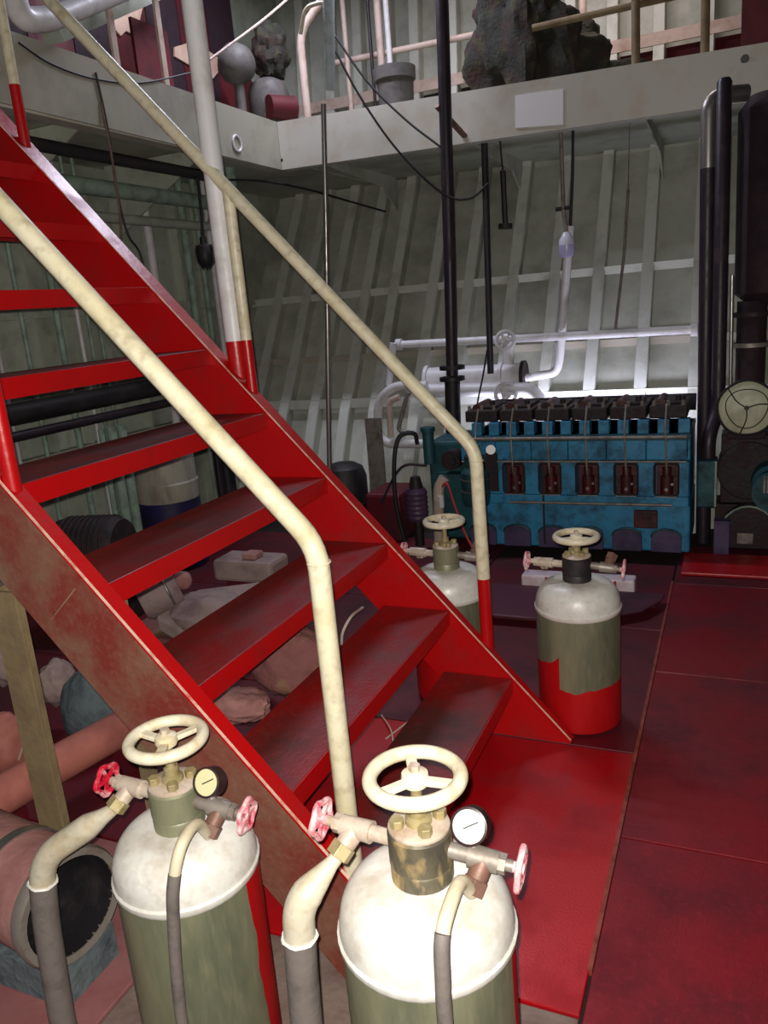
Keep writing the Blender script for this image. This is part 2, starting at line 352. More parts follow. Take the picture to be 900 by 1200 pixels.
for k in range(len(RS) - 1):
    x0_, x1_ = RS[k] + 0.045, RS[k + 1] - 0.0
    zs_ = [2.56, 2.8, 3.0, 3.15]; m_ = 'dark_red_sheet' if RS[k] > -1.2 else 'ceiling_dark'
    pl = [(x0_, hullY(z) - 0.012, z) for z in zs_] + [(x0_, hullY(z) - 0.003, z) for z in zs_[::-1]]
    link('added_dark_sheet', MB().prism(pl, (x1_ - x0_, 0, 0)), m_, wall_back, smooth=False)
def longit(z, h, x0, x1, proud, name='stringer_bar', m='hull_rib'):
    y = hullY(z); return link(name, MB().box((x0, y - proud - 0.02, z - h / 2), (x1, y - proud, z + h / 2)), m, wall_back, smooth=False)
longit(1.605, 0.055, -4.1, 1.6, 0.075); longit(0.80, 0.07, -4.1, 1.6, 0.075); longit(1.12, 0.05, -4.1, 1.6, 0.02, m='hull_beige'); longit(3.2, 0.085, -4.1, 1.6, 0.11, m='pipe_beige')
# ---- left bulkhead
WX = -3.78
wall_left = props(link('wall_left', MB().box((WX - 0.04, -1.1, -0.08), (WX, 6.95, 4.3)), 'wall_green', loc=(0, 0, 0), smooth=False), kind='structure')
for k in range(18):
    y = 1.5 + k * 0.29
    if y < hullY(1.2) - 0.05: link('stiffener', MB().box((WX, y, 0.0), (WX + 0.07, y + 0.014, 2.40)), 'wall_green', wall_left, smooth=False)
for z in (1.62, 0.78): link('stringer_bar', MB().box((WX + 0.02, 0, z - 0.03), (WX + 0.085, 5.9, z + 0.03)), 'wall_green', wall_left, smooth=False)
for k in range(12): link('stiffener', MB().box((WX, 1.2 + k * 0.42, 2.75), (WX + 0.09, 1.216 + k * 0.42, 4.25)), 'pipe_beige', wall_left, smooth=False)
# ---- right bulkhead and deckhead
props(link('wall_right', MB().box((1.70, -1.1, -0.08), (1.74, 6.9, 4.3)), 'lagging_dark', loc=(0, 0, 0), smooth=False), kind='structure')
ceiling = props(link('ceiling', MB().box((-3.78, -1.1, 4.30), (1.70, 6.95, 4.34)), 'ceiling_dark', loc=(0, 0, 0), smooth=False), kind='structure')
for k in range(9): link('deck_beam', MB().box((-3.78, 0.2 + k * 0.8, 4.18), (1.70, 0.215 + k * 0.8, 4.30)), 'ceiling_dark', ceiling, smooth=False)

# ---- gallery round the engine room
BY, GX = 5.10, -2.86
gal = thing('gallery', 'white painted steel gallery with deep edge girder running along the hull', 'gallery', (GX, BY, 2.4))
ZL, ZR = 2.445, 2.36     # slight sheer, lower towards the funnel side
def gz(x): return ZL + (ZR - ZL) * (x - GX) / (1.6 - GX)
link('edge_girder', MB().prism([(GX, BY, gz(GX)), (1.6, BY, gz(1.6)), (1.6, BY, gz(1.6) + 0.262), (GX, BY, gz(GX) + 0.300)], (0, 0.012, 0)), 'beam_white', gal, smooth=False)
link('girder_flange', MB().prism([(GX, BY + 0.012, gz(GX)), (1.6, BY + 0.012, gz(1.6)), (1.6, BY + 0.09, gz(1.6)), (GX, BY + 0.09, gz(GX))], (0, 0, 0.012)), 'beam_white', gal, smooth=False)
link('gallery_deck', MB().prism([(GX + 0.015, BY + 0.013, gz(GX) + 0.06), (1.6, BY + 0.013, gz(1.6) + 0.06), (1.6, 6.632, gz(1.6) + 0.06), (GX - 0.01, 6.668, gz(GX) + 0.06)], (0, 0, 0.02)), 'deck_under', gal, smooth=False)
for x in (-2.60, -1.55, -0.52, 0.5):
    z = gz(x) + 0.06
    link('bracket', MB().prism([(x, BY + 0.10, z), (x, 6.50, z), (x, 6.50, z - 0.26), (x, 6.2, z - 0.10), (x, BY + 0.10, z - 0.045)], (0.012, 0, 0)), 'hull_white', gal, smooth=False)
link('glow_patch', MB().prism([PY(604, 112, BY - 0.004), PY(660, 104, BY - 0.004), PY(660, 146, BY - 0.004), PY(604, 150, BY - 0.004)], (0, 0.003, 0)), 'glow_white', gal, smooth=False)  # flat pale plate stands in for a soft glow on the girder
link('bolt_hole_ring', MB().cyl(PY(873, 69, BY - 0.004), PY(873, 69, BY), 0.022, n=14), 'pipe_black', gal)
link('bolt_hole_ring', MB().torus(PY(886, 117, BY - 0.006), (0, 1, 0), 0.022, 0.005, 18, 6), 'steel_dull', gal)
side = thing('side_gallery', 'grey green steel gallery along the bulkhead at the stair head', 'gallery', (GX, 3.5, 2.4))
link('edge_girder', MB().prism([(GX, 1.2, ZL + 0.02), (GX, BY - 0.004, ZL), (GX, BY - 0.004, ZL + 0.300), (GX, 1.2, ZL + 0.32)], (-0.012, 0, 0)), 'girder_dim', side, smooth=False)
link('gallery_deck', MB().box((WX + 0.002, 1.2, ZL + 0.05), (GX - 0.013, BY, ZL + 0.07)).box((WX + 0.002, BY, ZL + 0.05), (GX + 0.014, 6.662, ZL + 0.07)), 'deck_under', side, smooth=False)
link('girder_flange', MB().box((GX - 0.10, 1.2, ZL), (GX - 0.013, BY, ZL + 0.012)), 'beam_white', side, smooth=False)
for y in (2.3, 3.3, 4.3):
    link('bracket', MB().prism([(WX + 0.09, y, ZL + 0.045), (GX - 0.1, y, ZL + 0.045), (GX - 0.1, y, ZL + 0.0), (WX + 0.09, y, ZL - 0.40)], (0, 0.012, 0)), 'wall_green', side, smooth=False)
link('lifting_eye', MB().torus(PX(278, 168, GX + 0.006), (1, 0, 0), 0.045, 0.007, 20, 6), 'pipe_white', side)

# ================================================================== STAIRCASE
YN, YF, RUN, RISE, N0X, N0Z = 1.385, 2.43, 0.214, 0.235, -0.677, 0.224
SL = RISE / RUN
stair = thing('staircase', 'bright red steel ship stair with open treads and cream pipe handrails', 'staircase', (-1.6, 1.9, 0))
def noseZ(x): return N0Z + SL * (N0X - x)
ct = math.cos(math.atan(SL)); CH = 0.205; TOP = -0.012
XT = -2.859
def stringer(yw, fl, web_m):
    x0 = N0X + (N0Z + TOP) / SL                       # top line meets the floor
    dz = CH / ct; t = 0.010
    def line(off, x): return noseZ(x) + TOP - off
    poly = [(x0, yw, 0.002), (XT, yw, line(0, XT)), (XT, yw, line(dz, XT)), (x0 - dz / SL, yw, 0.002)]
    web = link('stringer', MB().prism(poly, (0, t, 0)), web_m, stair, smooth=False)
    a, b_ = Vector((x0, yw, 0.002)), Vector((XT, yw, line(0, XT)))
    nrm = Vector((math.sin(math.atan(SL)), 0, ct))
    f0, f1 = (fl, fl) if fl < 0.06 else (0.038, 0.09)     # the far flange is cut back towards its foot
    up_ = nrm * 0.011; A0, A1, B0, B1 = a, a + Vector((0, f0, 0)), b_, b_ + Vector((0, f1, 0))
    link('top_flange', MB().prism([A0 + up_, A1 + up_, B1 + up_, B0 + up_], -up_), 'red_stair', web, smooth=False, bevel=0.002)
    ye = yw - 0.0012
    link('worn_edge', MB().bar(Vector((x0, ye, 0.014)) + nrm * 0.006, Vector((XT, ye, line(0, XT))) + nrm * 0.008, 0.003, 0.0055, (0, 1, 0)), 'rust_edge', web, smooth=False)
    return web
YO = 1.282
near_web = stringer(YO, 0.045, 'brown_web')
far_web = stringer(YF, 0.08, 'red_stair')
a = PY(88, 690, YO - 0.0005); b_ = PY(60, 726, YO - 0.0005)
link('weld_seam', MB().tube([a, a.lerp(b_, .5), b_], 0.0014, 6), 'olive_dust', near_web)
for i in range(10):
    x = N0X - RUN * i; z = N0Z + RISE * i; D = 0.245; t = 0.006
    prof = [(x, z), (x - D, z), (x - D, z - 0.035), (x - D + t, z - 0.035), (x - D + t, z - t), (x - t, z - t), (x - t, z - 0.055), (x, z - 0.055)]
    link('tread', MB().prism([(px, YO + 0.0108, pz) for px, pz in prof], (0, YF - YO - 0.0116, 0)), 'red_tread' if i else 'red_tread', stair, bevel=0.003, smooth=False)
    # bright red nosing strip welded over the lip
    link('tread_lip', MB().box((x + 0.0003, YO + 0.011, z - 0.056), (x + 0.003, YF - 0.001, z - 0.001)), 'red_stair', stair, smooth=False)
RR = 0.0225
def rail(y, posts, foot_z, xb, zb, slope):
    path = fillet([(xb + 0.004, y, foot_z), (xb, y, zb - 0.02), (XT, y, zb - 0.02 + slope * (xb - XT))], 0.05, 5)
    h = link('handrail', MB().tube(path, RR, 14), 'cream_rail', stair)
    base = noseZ(xb) + 0.018
    link('post_foot', MB().tube([(xb + 0.006, y, base - 0.040), (xb + 0.004, y, foot_z)], RR, 14), 'red_stair' if foot_z > 0.45 else 'cream_rail', h)
    wr = MB().torus((xb + 0.001, y, zb - 0.055), (0, 0, 1), RR + 0.0005, 0.002, 18, 6); link('weld_ring', wr, 'cream_rail', h)
    for px, rz in posts:
        b0 = noseZ(px) + 0.018; top = zb - 0.02 + slope * (xb - px)
        p = link('rail_post', MB().tube([(px, y, rz), (px, y, top)], RR * 0.9, 12), 'cream_rail', stair)
        link('post_foot', MB().tube([(px, y, b0 - 0.036), (px, y, rz)], RR * 0.9, 12), 'red_stair', p)
rail(1.306, [(-1.535, 1.62), (-2.42, 2.5)], 0.33, -0.745, 1.075, 1.084)
rail(YF + 0.042, [(-1.605, 1.42), (-2.475, 2.40)], 0.57, -0.775, 1.035, 1.10)
# thick white stanchion that stands on the far stringer
yb = YF + 0.06; xs = -1.665
st = thing('stanchion', 'thick white vertical pipe stanchion rising from the far stair stringer', 'stanchion', (xs, yb, noseZ(xs)))
link('pipe', MB().cyl((xs, yb, noseZ(xs) + 0.11), (xs, yb, 4.305), 0.035, n=20), 'pipe_white', st)
link('red_foot', MB().cyl((xs, yb, noseZ(xs) - 0.036), (xs, yb, noseZ(xs) + 0.11), 0.035, n=20), 'red_stair', st)
# posts that carry the stair
def stair_post(x, y, w, lab):
    z1 = noseZ(x + w / 2) + TOP - CH / ct + 0.002
    o = thing('stair_support_post', lab, 'post', (x, y, 0))
    link('upright', MB().box((x - w / 2, y - 0.004, 0.012), (x + w / 2, y + 0.004, z1)), 'post_olive', o, smooth=False)
    link('upright_leg', MB().box((x - w / 2, y + 0.0045, 0.012), (x - w / 2 + 0.008, y + w, z1)), 'post_olive', o, smooth=False)
    link('base_plate', MB().box((x - w * .8, y - w * .5, 0.001), (x + w * .8, y + w * 1.1, 0.0115)), 'post_olive', o, smooth=False)
stair_post(-1.625, YO + 0.006, 0.085, 'olive brown angle steel post under the near stair stringer')
pp = thing('stair_support_post', 'slim olive post under the fourth tread behind the near stringer', 'post', (-1.37, 1.40, 0))
link('upright', MB().box((-1.395, 1.395, 0.012), (-1.345, 1.403, 0.9235)), 'post_olive', pp, smooth=False)
link('upright_leg', MB().box((-1.395, 1.4035, 0.012), (-1.387, 1.45, 0.9235)), 'post_olive', pp, smooth=False)
link('base_plate', MB().box((-1.42, 1.37, 0.001), (-1.32, 1.47, 0.0115)), 'post_olive', pp, smooth=False)

# ================================================================== GAS BOTTLES
def wheel_petal(s, c, axis, R, r):
    s.torus(c, axis, R, r, 40, 8, wob=lambda a: 0.10 * math.cos(5 * a))
def bottle(label, loc, zs, zw, R=0.14, body='bottle_body_side', pipes=True, wheel_rot=0.0, face='gauge_face', neck_m='steel_dull', wl='pink_wheel', wr='pink_wheel', gauge=True, yaw=0.0, big=None, small=None, flip=False):
    o = thing('gas_bottle', label, 'gas bottle', (0, 0, 0), 'steel gas bottles with handwheel valves')
    dome = 0.086
    bd = link('body', MB().lathe([(0.0, 0.002), (R - 0.02, 0.002), (R - 0.004, 0.012), (R - 0.002, 0.03), (R - 0.002, zs - 0.02)], n=40), body, o)
    link('seam_ring', MB().lathe([(R - 0.002, zs - 0.02), (R + 0.003, zs - 0.012), (R + 0.003, zs - 0.004), (R - 0.001, zs)], n=40), 'silver_paint', bd)
    prof = [(R - 0.001, zs)] + [(0.045 + (R - 0.046) * (math.cos(t) ** 0.6), zs + dome * math.sin(t)) for t in [math.pi / 2 * k / 12 for k in range(1, 12)]] + [(0.045, zs + dome), (0.0, zs + dome)]
    dm = link('dome', MB().lathe(prof, n=44), 'silver_paint', o)
    def dpt(a, q, lift):   # point on the dome
        t = math.pi / 2 * q; r = 0.045 + (R - 0.046) * (math.cos(t) ** 0.6); return Vector((math.cos(a) * (r + lift), math.sin(a) * (r + lift), zs + dome * math.sin(t) + lift))
    g = MB(); nv = 12; vs_ = []; fs_ = []
    for j in range(7):
        for i in range(nv + 1):
            u = -1 + 2 * i / nv; vspan = math.sqrt(max(0, 1 - abs(u) ** 3)); q = 0.38 + 0.17 * (j / 3 - 1) * vspan
            vs_.append(dpt(-1.95 + 0.42 * u, q, 0.0018))
    for j in range(6):
        for i in range(nv): k = j * (nv + 1) + i; fs_.append((k, k + 1, k + nv + 2, k + nv + 1))
    g._add(vs_, fs_); link('dome_tab', g, 'silver_paint', dm)
    z0 = zs + dome; zt = z0 + 0.085; NR = 0.050
    link('valve_head', MB().lathe([(NR - .001, z0 - 0.012), (NR - 0.001, z0 + 0.022), (NR - 0.003, z0 + 0.025), (NR, z0 + 0.028), (NR, zt - 0.004), (NR - 0.004, zt), (0.0, zt)], n=30), neck_m, o)
    link('valve_cover', MB().lathe([(NR - 0.002, zt + 0.0003), (NR - 0.002, zt + 0.004), (NR - 0.006, zt + 0.007), (0.020, zt + 0.008), (0.0, zt + 0.008)], n=30), 'valve_cast', o)
    for k in range(4):
        a = math.radians(38 + 90 * k + yaw); c = Vector((math.cos(a) * 0.034, math.sin(a) * 0.034, zt + 0.0075))
        link('cover_bolt', MB().cyl(c, c + Vector((0, 0, 0.014)), 0.0115, n=6), 'bolt_olive', o, bevel=0.0012, smooth=False)
    link('gland', MB().lathe([(0.021, zt + 0.008), (0.021, zt + 0.016), (0.014, zt + 0.02), (0.014, zt + 0.034), (0.009, zt + 0.037), (0.008, zw + 0.004), (0.0, zw + 0.004)], n=20), 'bolt_olive', o)
    WR = 0.080
    hw = link('handwheel', MB().torus((0, 0, zw), (0, 0, 1), WR - 0.011, 0.0115, 48, 12), 'wheel_cream', o)
    for k in range(3):
        a = wheel_rot + k * 2 * math.pi / 3; d = Vector((math.cos(a), math.sin(a), 0))
        link('spoke', MB().bar(d * 0.012 + Vector((0, 0, zw - 0.004)), d * (WR - 0.014) + Vector((0, 0, zw)), 0.017, 0.009), 'wheel_cream', hw, bevel=0.002, smooth=False)
    link('hub', MB().lathe([(0.0, zw - 0.012), (0.019, zw - 0.012), (0.022, zw - 0.004), (0.020, zw + 0.007), (0.012, zw + 0.011), (0.0, zw + 0.011)], n=20), 'wheel_cream', hw)
    link('spindle_nut', MB().cyl((0, 0, zw + 0.011), (0, 0, zw + 0.021), 0.009, n=6), 'valve_cast', hw, smooth=False)
    # side valves, left one large, right one small
    za = zt - 0.032
    for sg, nm, wm in ((-1, 'liquid_valve', wl), (1, 'gas_valve', wr)):
        L = 0.175 if sg < 0 else 0.155; tl = -0.012 if sg > 0 else 0.004
        e = Vector((sg * L, 0.006, za + tl)); c0 = Vector((sg * (NR - 0.003), 0, za))
        v = link(nm, MB().cyl(c0, c0.lerp(e, 0.32), 0.0125, n=16).cyl(c0.lerp(e, 0.28), c0.lerp(e, 0.70), 0.018, 0.0165, n=18).cyl(c0.lerp(e, 0.70), c0.lerp(e, 0.80), 0.0155, n=6).cyl(c0.lerp(e, 0.80), c0.lerp(e, 0.9), 0.009, n=12),
                 'valve_cast' if sg < 0 else 'steel_dull', o)
        tc_ = c0.lerp(e, 0.50); dn = Vector((sg * -0.25 if sg < 0 else -0.22, -0.55, -0.62)).normalized() if sg > 0 else Vector((-0.35, -0.55, -0.55)).normalized()
        if flip: dn = Vector((0.25 * sg, 0.6, 0.62)).normalized() if sg > 0 else Vector((-0.2, 0.7, -0.4)).normalized()
        link('outlet', MB().cyl(tc_, tc_ + dn * 0.034, 0.0165, n=18), 'valve_cast' if sg < 0 else 'brown_fitting', v)
        link('union_nut', MB().cyl(tc_ + dn * 0.030, tc_ + dn * 0.052, 0.0205, n=6), 'brown_fitting' if sg > 0 else 'bolt_olive', v, bevel=0.001, smooth=False)
        ax = (e - c0).normalized(); hc = e
        w = MB(); wheel_petal(w, hc, ax, 0.029, 0.0052)
        hwv = link('small_handwheel', w, wm, v)
        x_, y_, _ = frame_for(ax); sp = MB()
        for k in range(5):
            a = k * 2 * math.pi / 5; sp.bar(hc, hc + (x_ * math.cos(a) + y_ * math.sin(a)) * 0.031, 0.007, 0.006, ax)
        sp.cyl(hc - ax * 0.012, hc + ax * 0.006, 0.0085, n=10); link('wheel_spokes', sp, wm, hwv)
        q0 = tc_ + dn * 0.050
        if sg < 0 and big:
            pth = fillet([q0, q0.lerp(Vector(big[0]), 0.3), Vector(big[0])] + [Vector(p) for p in big[1:]], 0.055, 8)
            acc = [0.0]
            for i_ in range(1, len(pth)): acc.append(acc[-1] + (pth[i_] - pth[i_ - 1]).length)
            rs = [0.0115 + 0.0145 * min(1, max(0, (a_ - 0.012) / 0.06)) for a_ in acc]
            cut = min(range(len(pth)), key=lambda i_: abs(pth[i_].z - (big[0][2] - 0.05)))
            ho = link('outlet_pipe', MB().tube(pth[:cut + 1], rs[:cut + 1], 16), 'hose_silver', v)
            q_ = pth[cut]; t_ = (pth[cut] - pth[cut - 1]).normalized(); link('weld_ring', MB().torus(q_, t_, rs[cut] + 0.001, 0.003, 22, 6, wob=lambda a: 0.04 * math.sin(7 * a)), 'silver_paint', v)
            link('rubber_hose', MB().tube(pth[cut:], [r_ + 0.0008 for r_ in rs[cut:]], 16), 'hose_grey', v)
        if sg > 0 and small:
            pth = spline([q0] + [Vector(p) for p in small], 7); cut = max(i for i in range(len(pth)) if pth[i].z > small[2][2])
            link('thin_pipe', MB().tube(pth[:cut + 1], 0.0105, 12), 'hose_cream', v)
            link('thin_hose', MB().tube(pth[cut:], 0.0112, 12), 'hose_grey', v)
    if gauge:
        gc = Vector((0.082, -0.006, za + 0.052)); ax = Vector((0.05, -0.78, 0.42)).normalized()
        gg = link('gauge_case', MB().lathe([(0.0, -0.034), (0.024, -0.034), (0.028, -0.030), (0.028, -0.004), (0.028, 0.0), (0.0245, 0.001), (0.0245, -0.003)], gc, ax, 28), 'gauge_case', o)
        link('gauge_dial', MB().lathe([(0.0244, -0.003), (0.0, -0.003)], gc, ax, 28), face, gg)
        x_, y_, _ = frame_for(ax); c = gc + ax * -0.0018
        link('gauge_needle', MB().bar(c - x_ * 0.008 - y_ * .004, c + x_ * 0.014 + y_ * 0.008, 0.002, 0.001, ax), 'black_rubber', gg, smooth=False)
        link('gauge_stem', MB().tube(fillet([gc - ax * 0.02, gc + Vector((0, 0.018, -0.02)), Vector((0.085, 0.002, za + 0.012))], 0.01, 3), 0.006, 8), 'steel_dull', gg)
    o.location = loc; return o
def loc3(pts, xy, xe, ze):
    out = [PY(u, v, y) - Vector((xy[0], xy[1], 0)) for u, v, y in pts]
    e = out[-1]; out.append(Vector((e.x, e.y, ze))); return out
# front pair by the stair foot, back pair behind the stair
bottle('silver gas bottle with white faced gauge standing at the stair foot', (-0.425, 0.965, 0.0), 0.556, 0.812, wheel_rot=math.radians(118), neck_m='worn_head',
       big=loc3([(349, 1060, 0.885), (353, 1130, 0.882), (362, 1230, 0.88)], (-0.425, 0.965), -0.21, 0.05),
       small=loc3([(540, 1034, 0.90), (527, 1062, 0.84), (518, 1100, 0.805), (519, 1150, 0.797), (523, 1215, 0.797)], (-0.425, 0.965), 0.03, 0.03))
bottle('silver gas bottle with yellowed gauge beside the near stair stringer', (-0.965, 1.045, 0.0), 0.479, 0.745, wheel_rot=math.radians(56), face='gauge_face_old', neck_m='bottle_body_side', wl='red_wheel',
       big=loc3([(48, 1006, 0.955), (54, 1080, 0.95), (72, 1190, 0.945)], (-0.965, 1.045), -0.38, 0.03),
       small=loc3([(230, 966, 0.97), (213, 990, 0.91), (204, 1030, 0.885), (203, 1075, 0.88), (212, 1190, 0.88)], (-0.965, 1.045), 0.03, 0.03))
bottle('gas bottle with red painted lower half standing behind the stair foot', (-0.482, 2.622, 0.0), 0.444, 0.684, R=0.146, body='bottle_body_low', wheel_rot=math.radians(100), neck_m='pipe_black', gauge=False, flip=True)
bottle('gas bottle half hidden behind the far red stair stringer', (-0.985, 2.70, 0.0), 0.432, 0.70, R=0.148, body='bottle_body_low', wheel_rot=math.radians(30), neck_m='bottle_body_side', gauge=False, flip=True)

# ================================================================== ENGINE
EY = 4.5
eng = thing('diesel_engine', 'blue six cylinder diesel engine with oily dark cylinder heads below the gallery', 'engine', (-0.95, EY + 0.3, 0))
E0, E1 = -1.46, -0.205
blk = link('crankcase', MB().box((E0, EY, 0.03), (E1, EY + 0.56, 0.30)), 'engine_blue', eng, bevel=0.012, smooth=False)
pan = link('side_panel', MB().box((E0 + 0.004, EY + 0.03, 0.301), (E1 - 0.004, EY + 0.54, 0.70)), 'engine_blue', eng, bevel=0.008, smooth=False)
DX = [-0.327 - 0.2112 * k for k in range(6)]
# face plates between the pump pockets
xs_ = sorted(DX); edges = [E0 + 0.006] + [v_ for x in xs_ for v_ in (x - 0.059, x + 0.059)] + [E1 - 0.006]
for k in range(0, len(edges), 2):
    if edges[k + 1] - edges[k] > 0.01: link('face_plate', MB().box((edges[k], EY - 0.045, 0.36), (edges[k + 1], EY + 0.03, 0.555)), 'engine_blue', pan, bevel=0.006, smooth=False)
link('face_plate', MB().box((E0 + 0.006, EY - 0.045, 0.302), (E1 - 0.006, EY + 0.03, 0.359)), 'engine_blue', pan, bevel=0.006, smooth=False)
for x in xs_:
    link('face_plate', MB().box((x - 0.1045, EY - 0.045, 0.5655), (x + 0.1045, EY + 0.03, 0.675)), 'engine_blue', pan, bevel=0.006, smooth=False)
for x in DX:
    p = link('fuel_pump', MB().cyl((x, EY - 0.005, 0.37), (x, EY - 0.005, 0.47), 0.034, n=14).cyl((x, EY - 0.005, 0.47), (x, EY - 0.005, 0.52), 0.024, n=14).box((x - 0.055, EY + 0.005, 0.362), (x + 0.055, EY + 0.028, 0.55)), 'oily_red', eng)
    link('pump_plunger', MB().cyl((x, EY - 0.03, 0.40), (x, EY - 0.045, 0.40), 0.010, n=10).cyl((x + 0.03, EY - 0.02, 0.43), (x + 0.03, EY - 0.042, 0.43), 0.008, n=8), 'steel', p)
    link('pump_sill', MB().box((x - 0.056, EY - 0.05, 0.3595), (x + 0.056, EY + 0.0, 0.366)), 'steel_dull', p, smooth=False)
    rr_ = [(x + sx_ * 0.047 + 0.016 * math.cos(t) , 0.457 + sz_ * 0.072 + 0.016 * math.sin(t)) for sx_, sz_, t0 in ((1, 1, 0), (-1, 1, 1), (-1, -1, 2), (1, -1, 3)) for t in [math.pi / 2 * (t0 + q / 3) for q in range(4)]]
    link('pocket_rim', MB().tube([(a_, EY - 0.047, c_) for a_, c_ in rr_], 0.0055, 6, closed=True), 'engine_dark', eng)
    link('injector_pipe', MB().tube(fillet([(x + 0.004, EY - 0.03, 0.46), (x + 0.004, EY - 0.075, 0.50), (x - 0.006, EY - 0.06, 0.74), (x - 0.006, EY + 0.03, 0.86)], 0.04, 5), 0.0055, 8), 'steel_dull', eng)
for z, r in ((0.695, 0.009), (0.560, 0.006), (0.318, 0.008)):
    x1_ = E1 - (0.02 if z > 0.4 else 0.09)
    link('fuel_rail', MB().cyl((E0 - 0.02 if z > 0.4 else -1.2, EY - 0.062, z), (x1_, EY - 0.062, z), r, n=10), 'steel_dull', eng)
link('rail_ledge', MB().box((E0, EY - 0.05, 0.676), (E1, EY + 0.53, 0.70)), 'engine_teal', eng, smooth=False)
for k in range(12):
    x = E0 + 0.055 + k * 0.1056
    link('tappet_guide', MB().box((x - 0.030, EY + 0.02, 0.7005), (x + 0.030, EY + 0.10, 0.775)), 'engine_blue', eng, bevel=0.004, smooth=False)
for k in range(6):
    x = DX[k]
    hd = link('cylinder_head', MB().box((x - 0.098, EY + 0.05, 0.777), (x + 0.098, EY + 0.46, 0.845)).box((x - 0.07, EY + 0.12, 0.845), (x + 0.07, EY + 0.40, 0.862)), 'engine_dark', eng, bevel=0.008, smooth=False)
    link('rocker_cover', MB().cyl((x - 0.045, EY + 0.12, 0.850), (x - 0.045, EY + 0.38, 0.850), 0.026, n=12), 'oily_red', hd)
    for dx in (-0.075, 0.0, 0.075): link('head_stud', MB().cyl((x + dx, EY + 0.075, 0.845), (x + dx, EY + 0.075, 0.872), 0.010, n=6), 'steel_dull', hd, smooth=False)
    link('valve_spring', MB().cyl((x + 0.045, EY + 0.16, 0.860), (x + 0.045, EY + 0.16, 0.888), 0.016, n=10), 'engine_dark', hd)
for k in range(6):      # arched crankcase doors along the foot
    x = DX[k]; pts = [(x - 0.08, 0.035), (x + 0.08, 0.035)] + [(x + 0.08 * math.cos(t), 0.125 + 0.045 * math.sin(t)) for t in [math.pi * j / 8 for j in range(9)]]
    dr = link('crankcase_door', MB().prism([(a_, EY - 0.03, c_) for a_, c_ in pts], (0, 0.029, 0)), 'engine_violet', eng, smooth=False, bevel=0.004)
    link('door_rim', MB().tube([(a_, EY - 0.033, c_) for a_, c_ in pts[2:]], 0.006, 8), 'engine_teal', dr)
link('oil_box', MB().box((-0.495, EY - 0.075, 0.185), (-0.37, EY - 0.046, 0.285)), 'oily_red', eng, bevel=0.005, smooth=False)
link('panel_joint', MB().box((-1.008, EY - 0.0485, 0.06), (-0.996, EY - 0.046, 0.55)), 'engine_dark', eng, smooth=False)
# exhaust manifold and standing exhaust pipe
link('exhaust_manifold', MB().cyl((E0 + 0.05, EY + 0.52, 0.80), (E1 + 0.0, EY + 0.52, 0.80), 0.05, n=16), 'lagging_dark', eng)
# governor and pump end
link('end_casing', MB().box((-1.74, EY + 0.06, 0.04), (E0 - 0.001, EY + 0.50, 0.66)), 'engine_teal', eng, bevel=0.02, smooth=False)
link('governor_body', MB().lathe([(0.0, 0.30), (0.075, 0.30), (0.085, 0.34), (0.085, 0.50), (0.06, 0.53), (0.06, 0.60), (0.0, 0.60)], (-1.40, EY - 0.07, 0.0), n=20), 'engine_teal', eng)
link('governor_cap', MB().cyl((-1.40, EY - 0.07, 0.60), (-1.40, EY - 0.07, 0.655), 0.045, 0.035, n=18), 'engine_dark', eng)
for z in (0.39, 0.46): link('governor_band', MB().torus((-1.40, EY - 0.07, z), (0, 0, 1), 0.086, 0.004, 24, 6), 'steel', eng)
link('lube_filter', MB().cyl((-1.70, EY - 0.02, 0.54), (-1.70, EY - 0.02, 0.74), 0.035, n=16).cyl((-1.70, EY - 0.02, 0.74), (-1.70, EY - 0.02, 0.765), 0.045, n=16), 'engine_teal', eng)
fv = link('fuel_filter', MB().lathe([(0.0, 0.20)] + [(0.062 + (0.006 if k % 2 else 0), 0.20 + 0.0155 * k) for k in range(13)] + [(0.05, 0.40), (0.0, 0.40)], (-1.78, EY - 0.08, 0), n=20), 'filter_violet', eng)
link('filter_foot', MB().cyl((-1.78, EY - 0.08, 0.03), (-1.78, EY - 0.08, 0.20), 0.03, n=12), 'engine_dark', eng)
link('filter_head', MB().cyl((-1.78, EY - 0.08, 0.40), (-1.78, EY - 0.08, 0.47), 0.045, 0.03, n=14), 'engine_dark', eng)
link('cooling_elbow', MB().tube(fillet([(-1.60, EY - 0.06, 0.46), (-1.64, EY - 0.06, 0.40), (-1.66, EY - 0.06, 0.04)], 0.08, 6), 0.033, 14), 'pipe_beige', eng)
link('speed_gauge', MB().cyl(PY(575, 527, EY - 0.10), PY(575, 527, EY - 0.06), 0.028, n=18), 'gauge_face', eng)
link('gauge_bracket', MB().box(PY(568, 532, EY - 0.07), PY(585, 575, EY - 0.052)), 'engine_dark', eng, smooth=False)
link('black_hose', MB().tube(spline([PY(489, 520, EY - 0.05), PY(485, 508, EY - 0.07), PY(468, 512, EY - 0.1), PY(462, 540, EY - 0.12), PY(464, 590, EY - 0.12), PY(476, 640, EY - 0.1)], 6), 0.014, 8), 'black_rubber', eng)
link('thin_pipe', MB().tube(spline([PY(500, 545, EY - 0.02), PY(470, 548, EY - 0.05), PY(446, 590, EY - 0.1)], 6), 0.008, 8), 'pipe_dark', eng)
link('end_pump', MB().cyl((-1.56, EY - 0.04, 0.56), (-1.56, EY + 0.06, 0.56), 0.06, n=18).cyl((-1.56, EY - 0.06, 0.56), (-1.56, EY - 0.04, 0.56), 0.035, n=14), 'engine_dark', eng)
link('end_bracket', MB().box((-1.66, EY - 0.03, 0.44), (-1.48, EY + 0.06, 0.475)), 'engine_teal', eng, smooth=False)
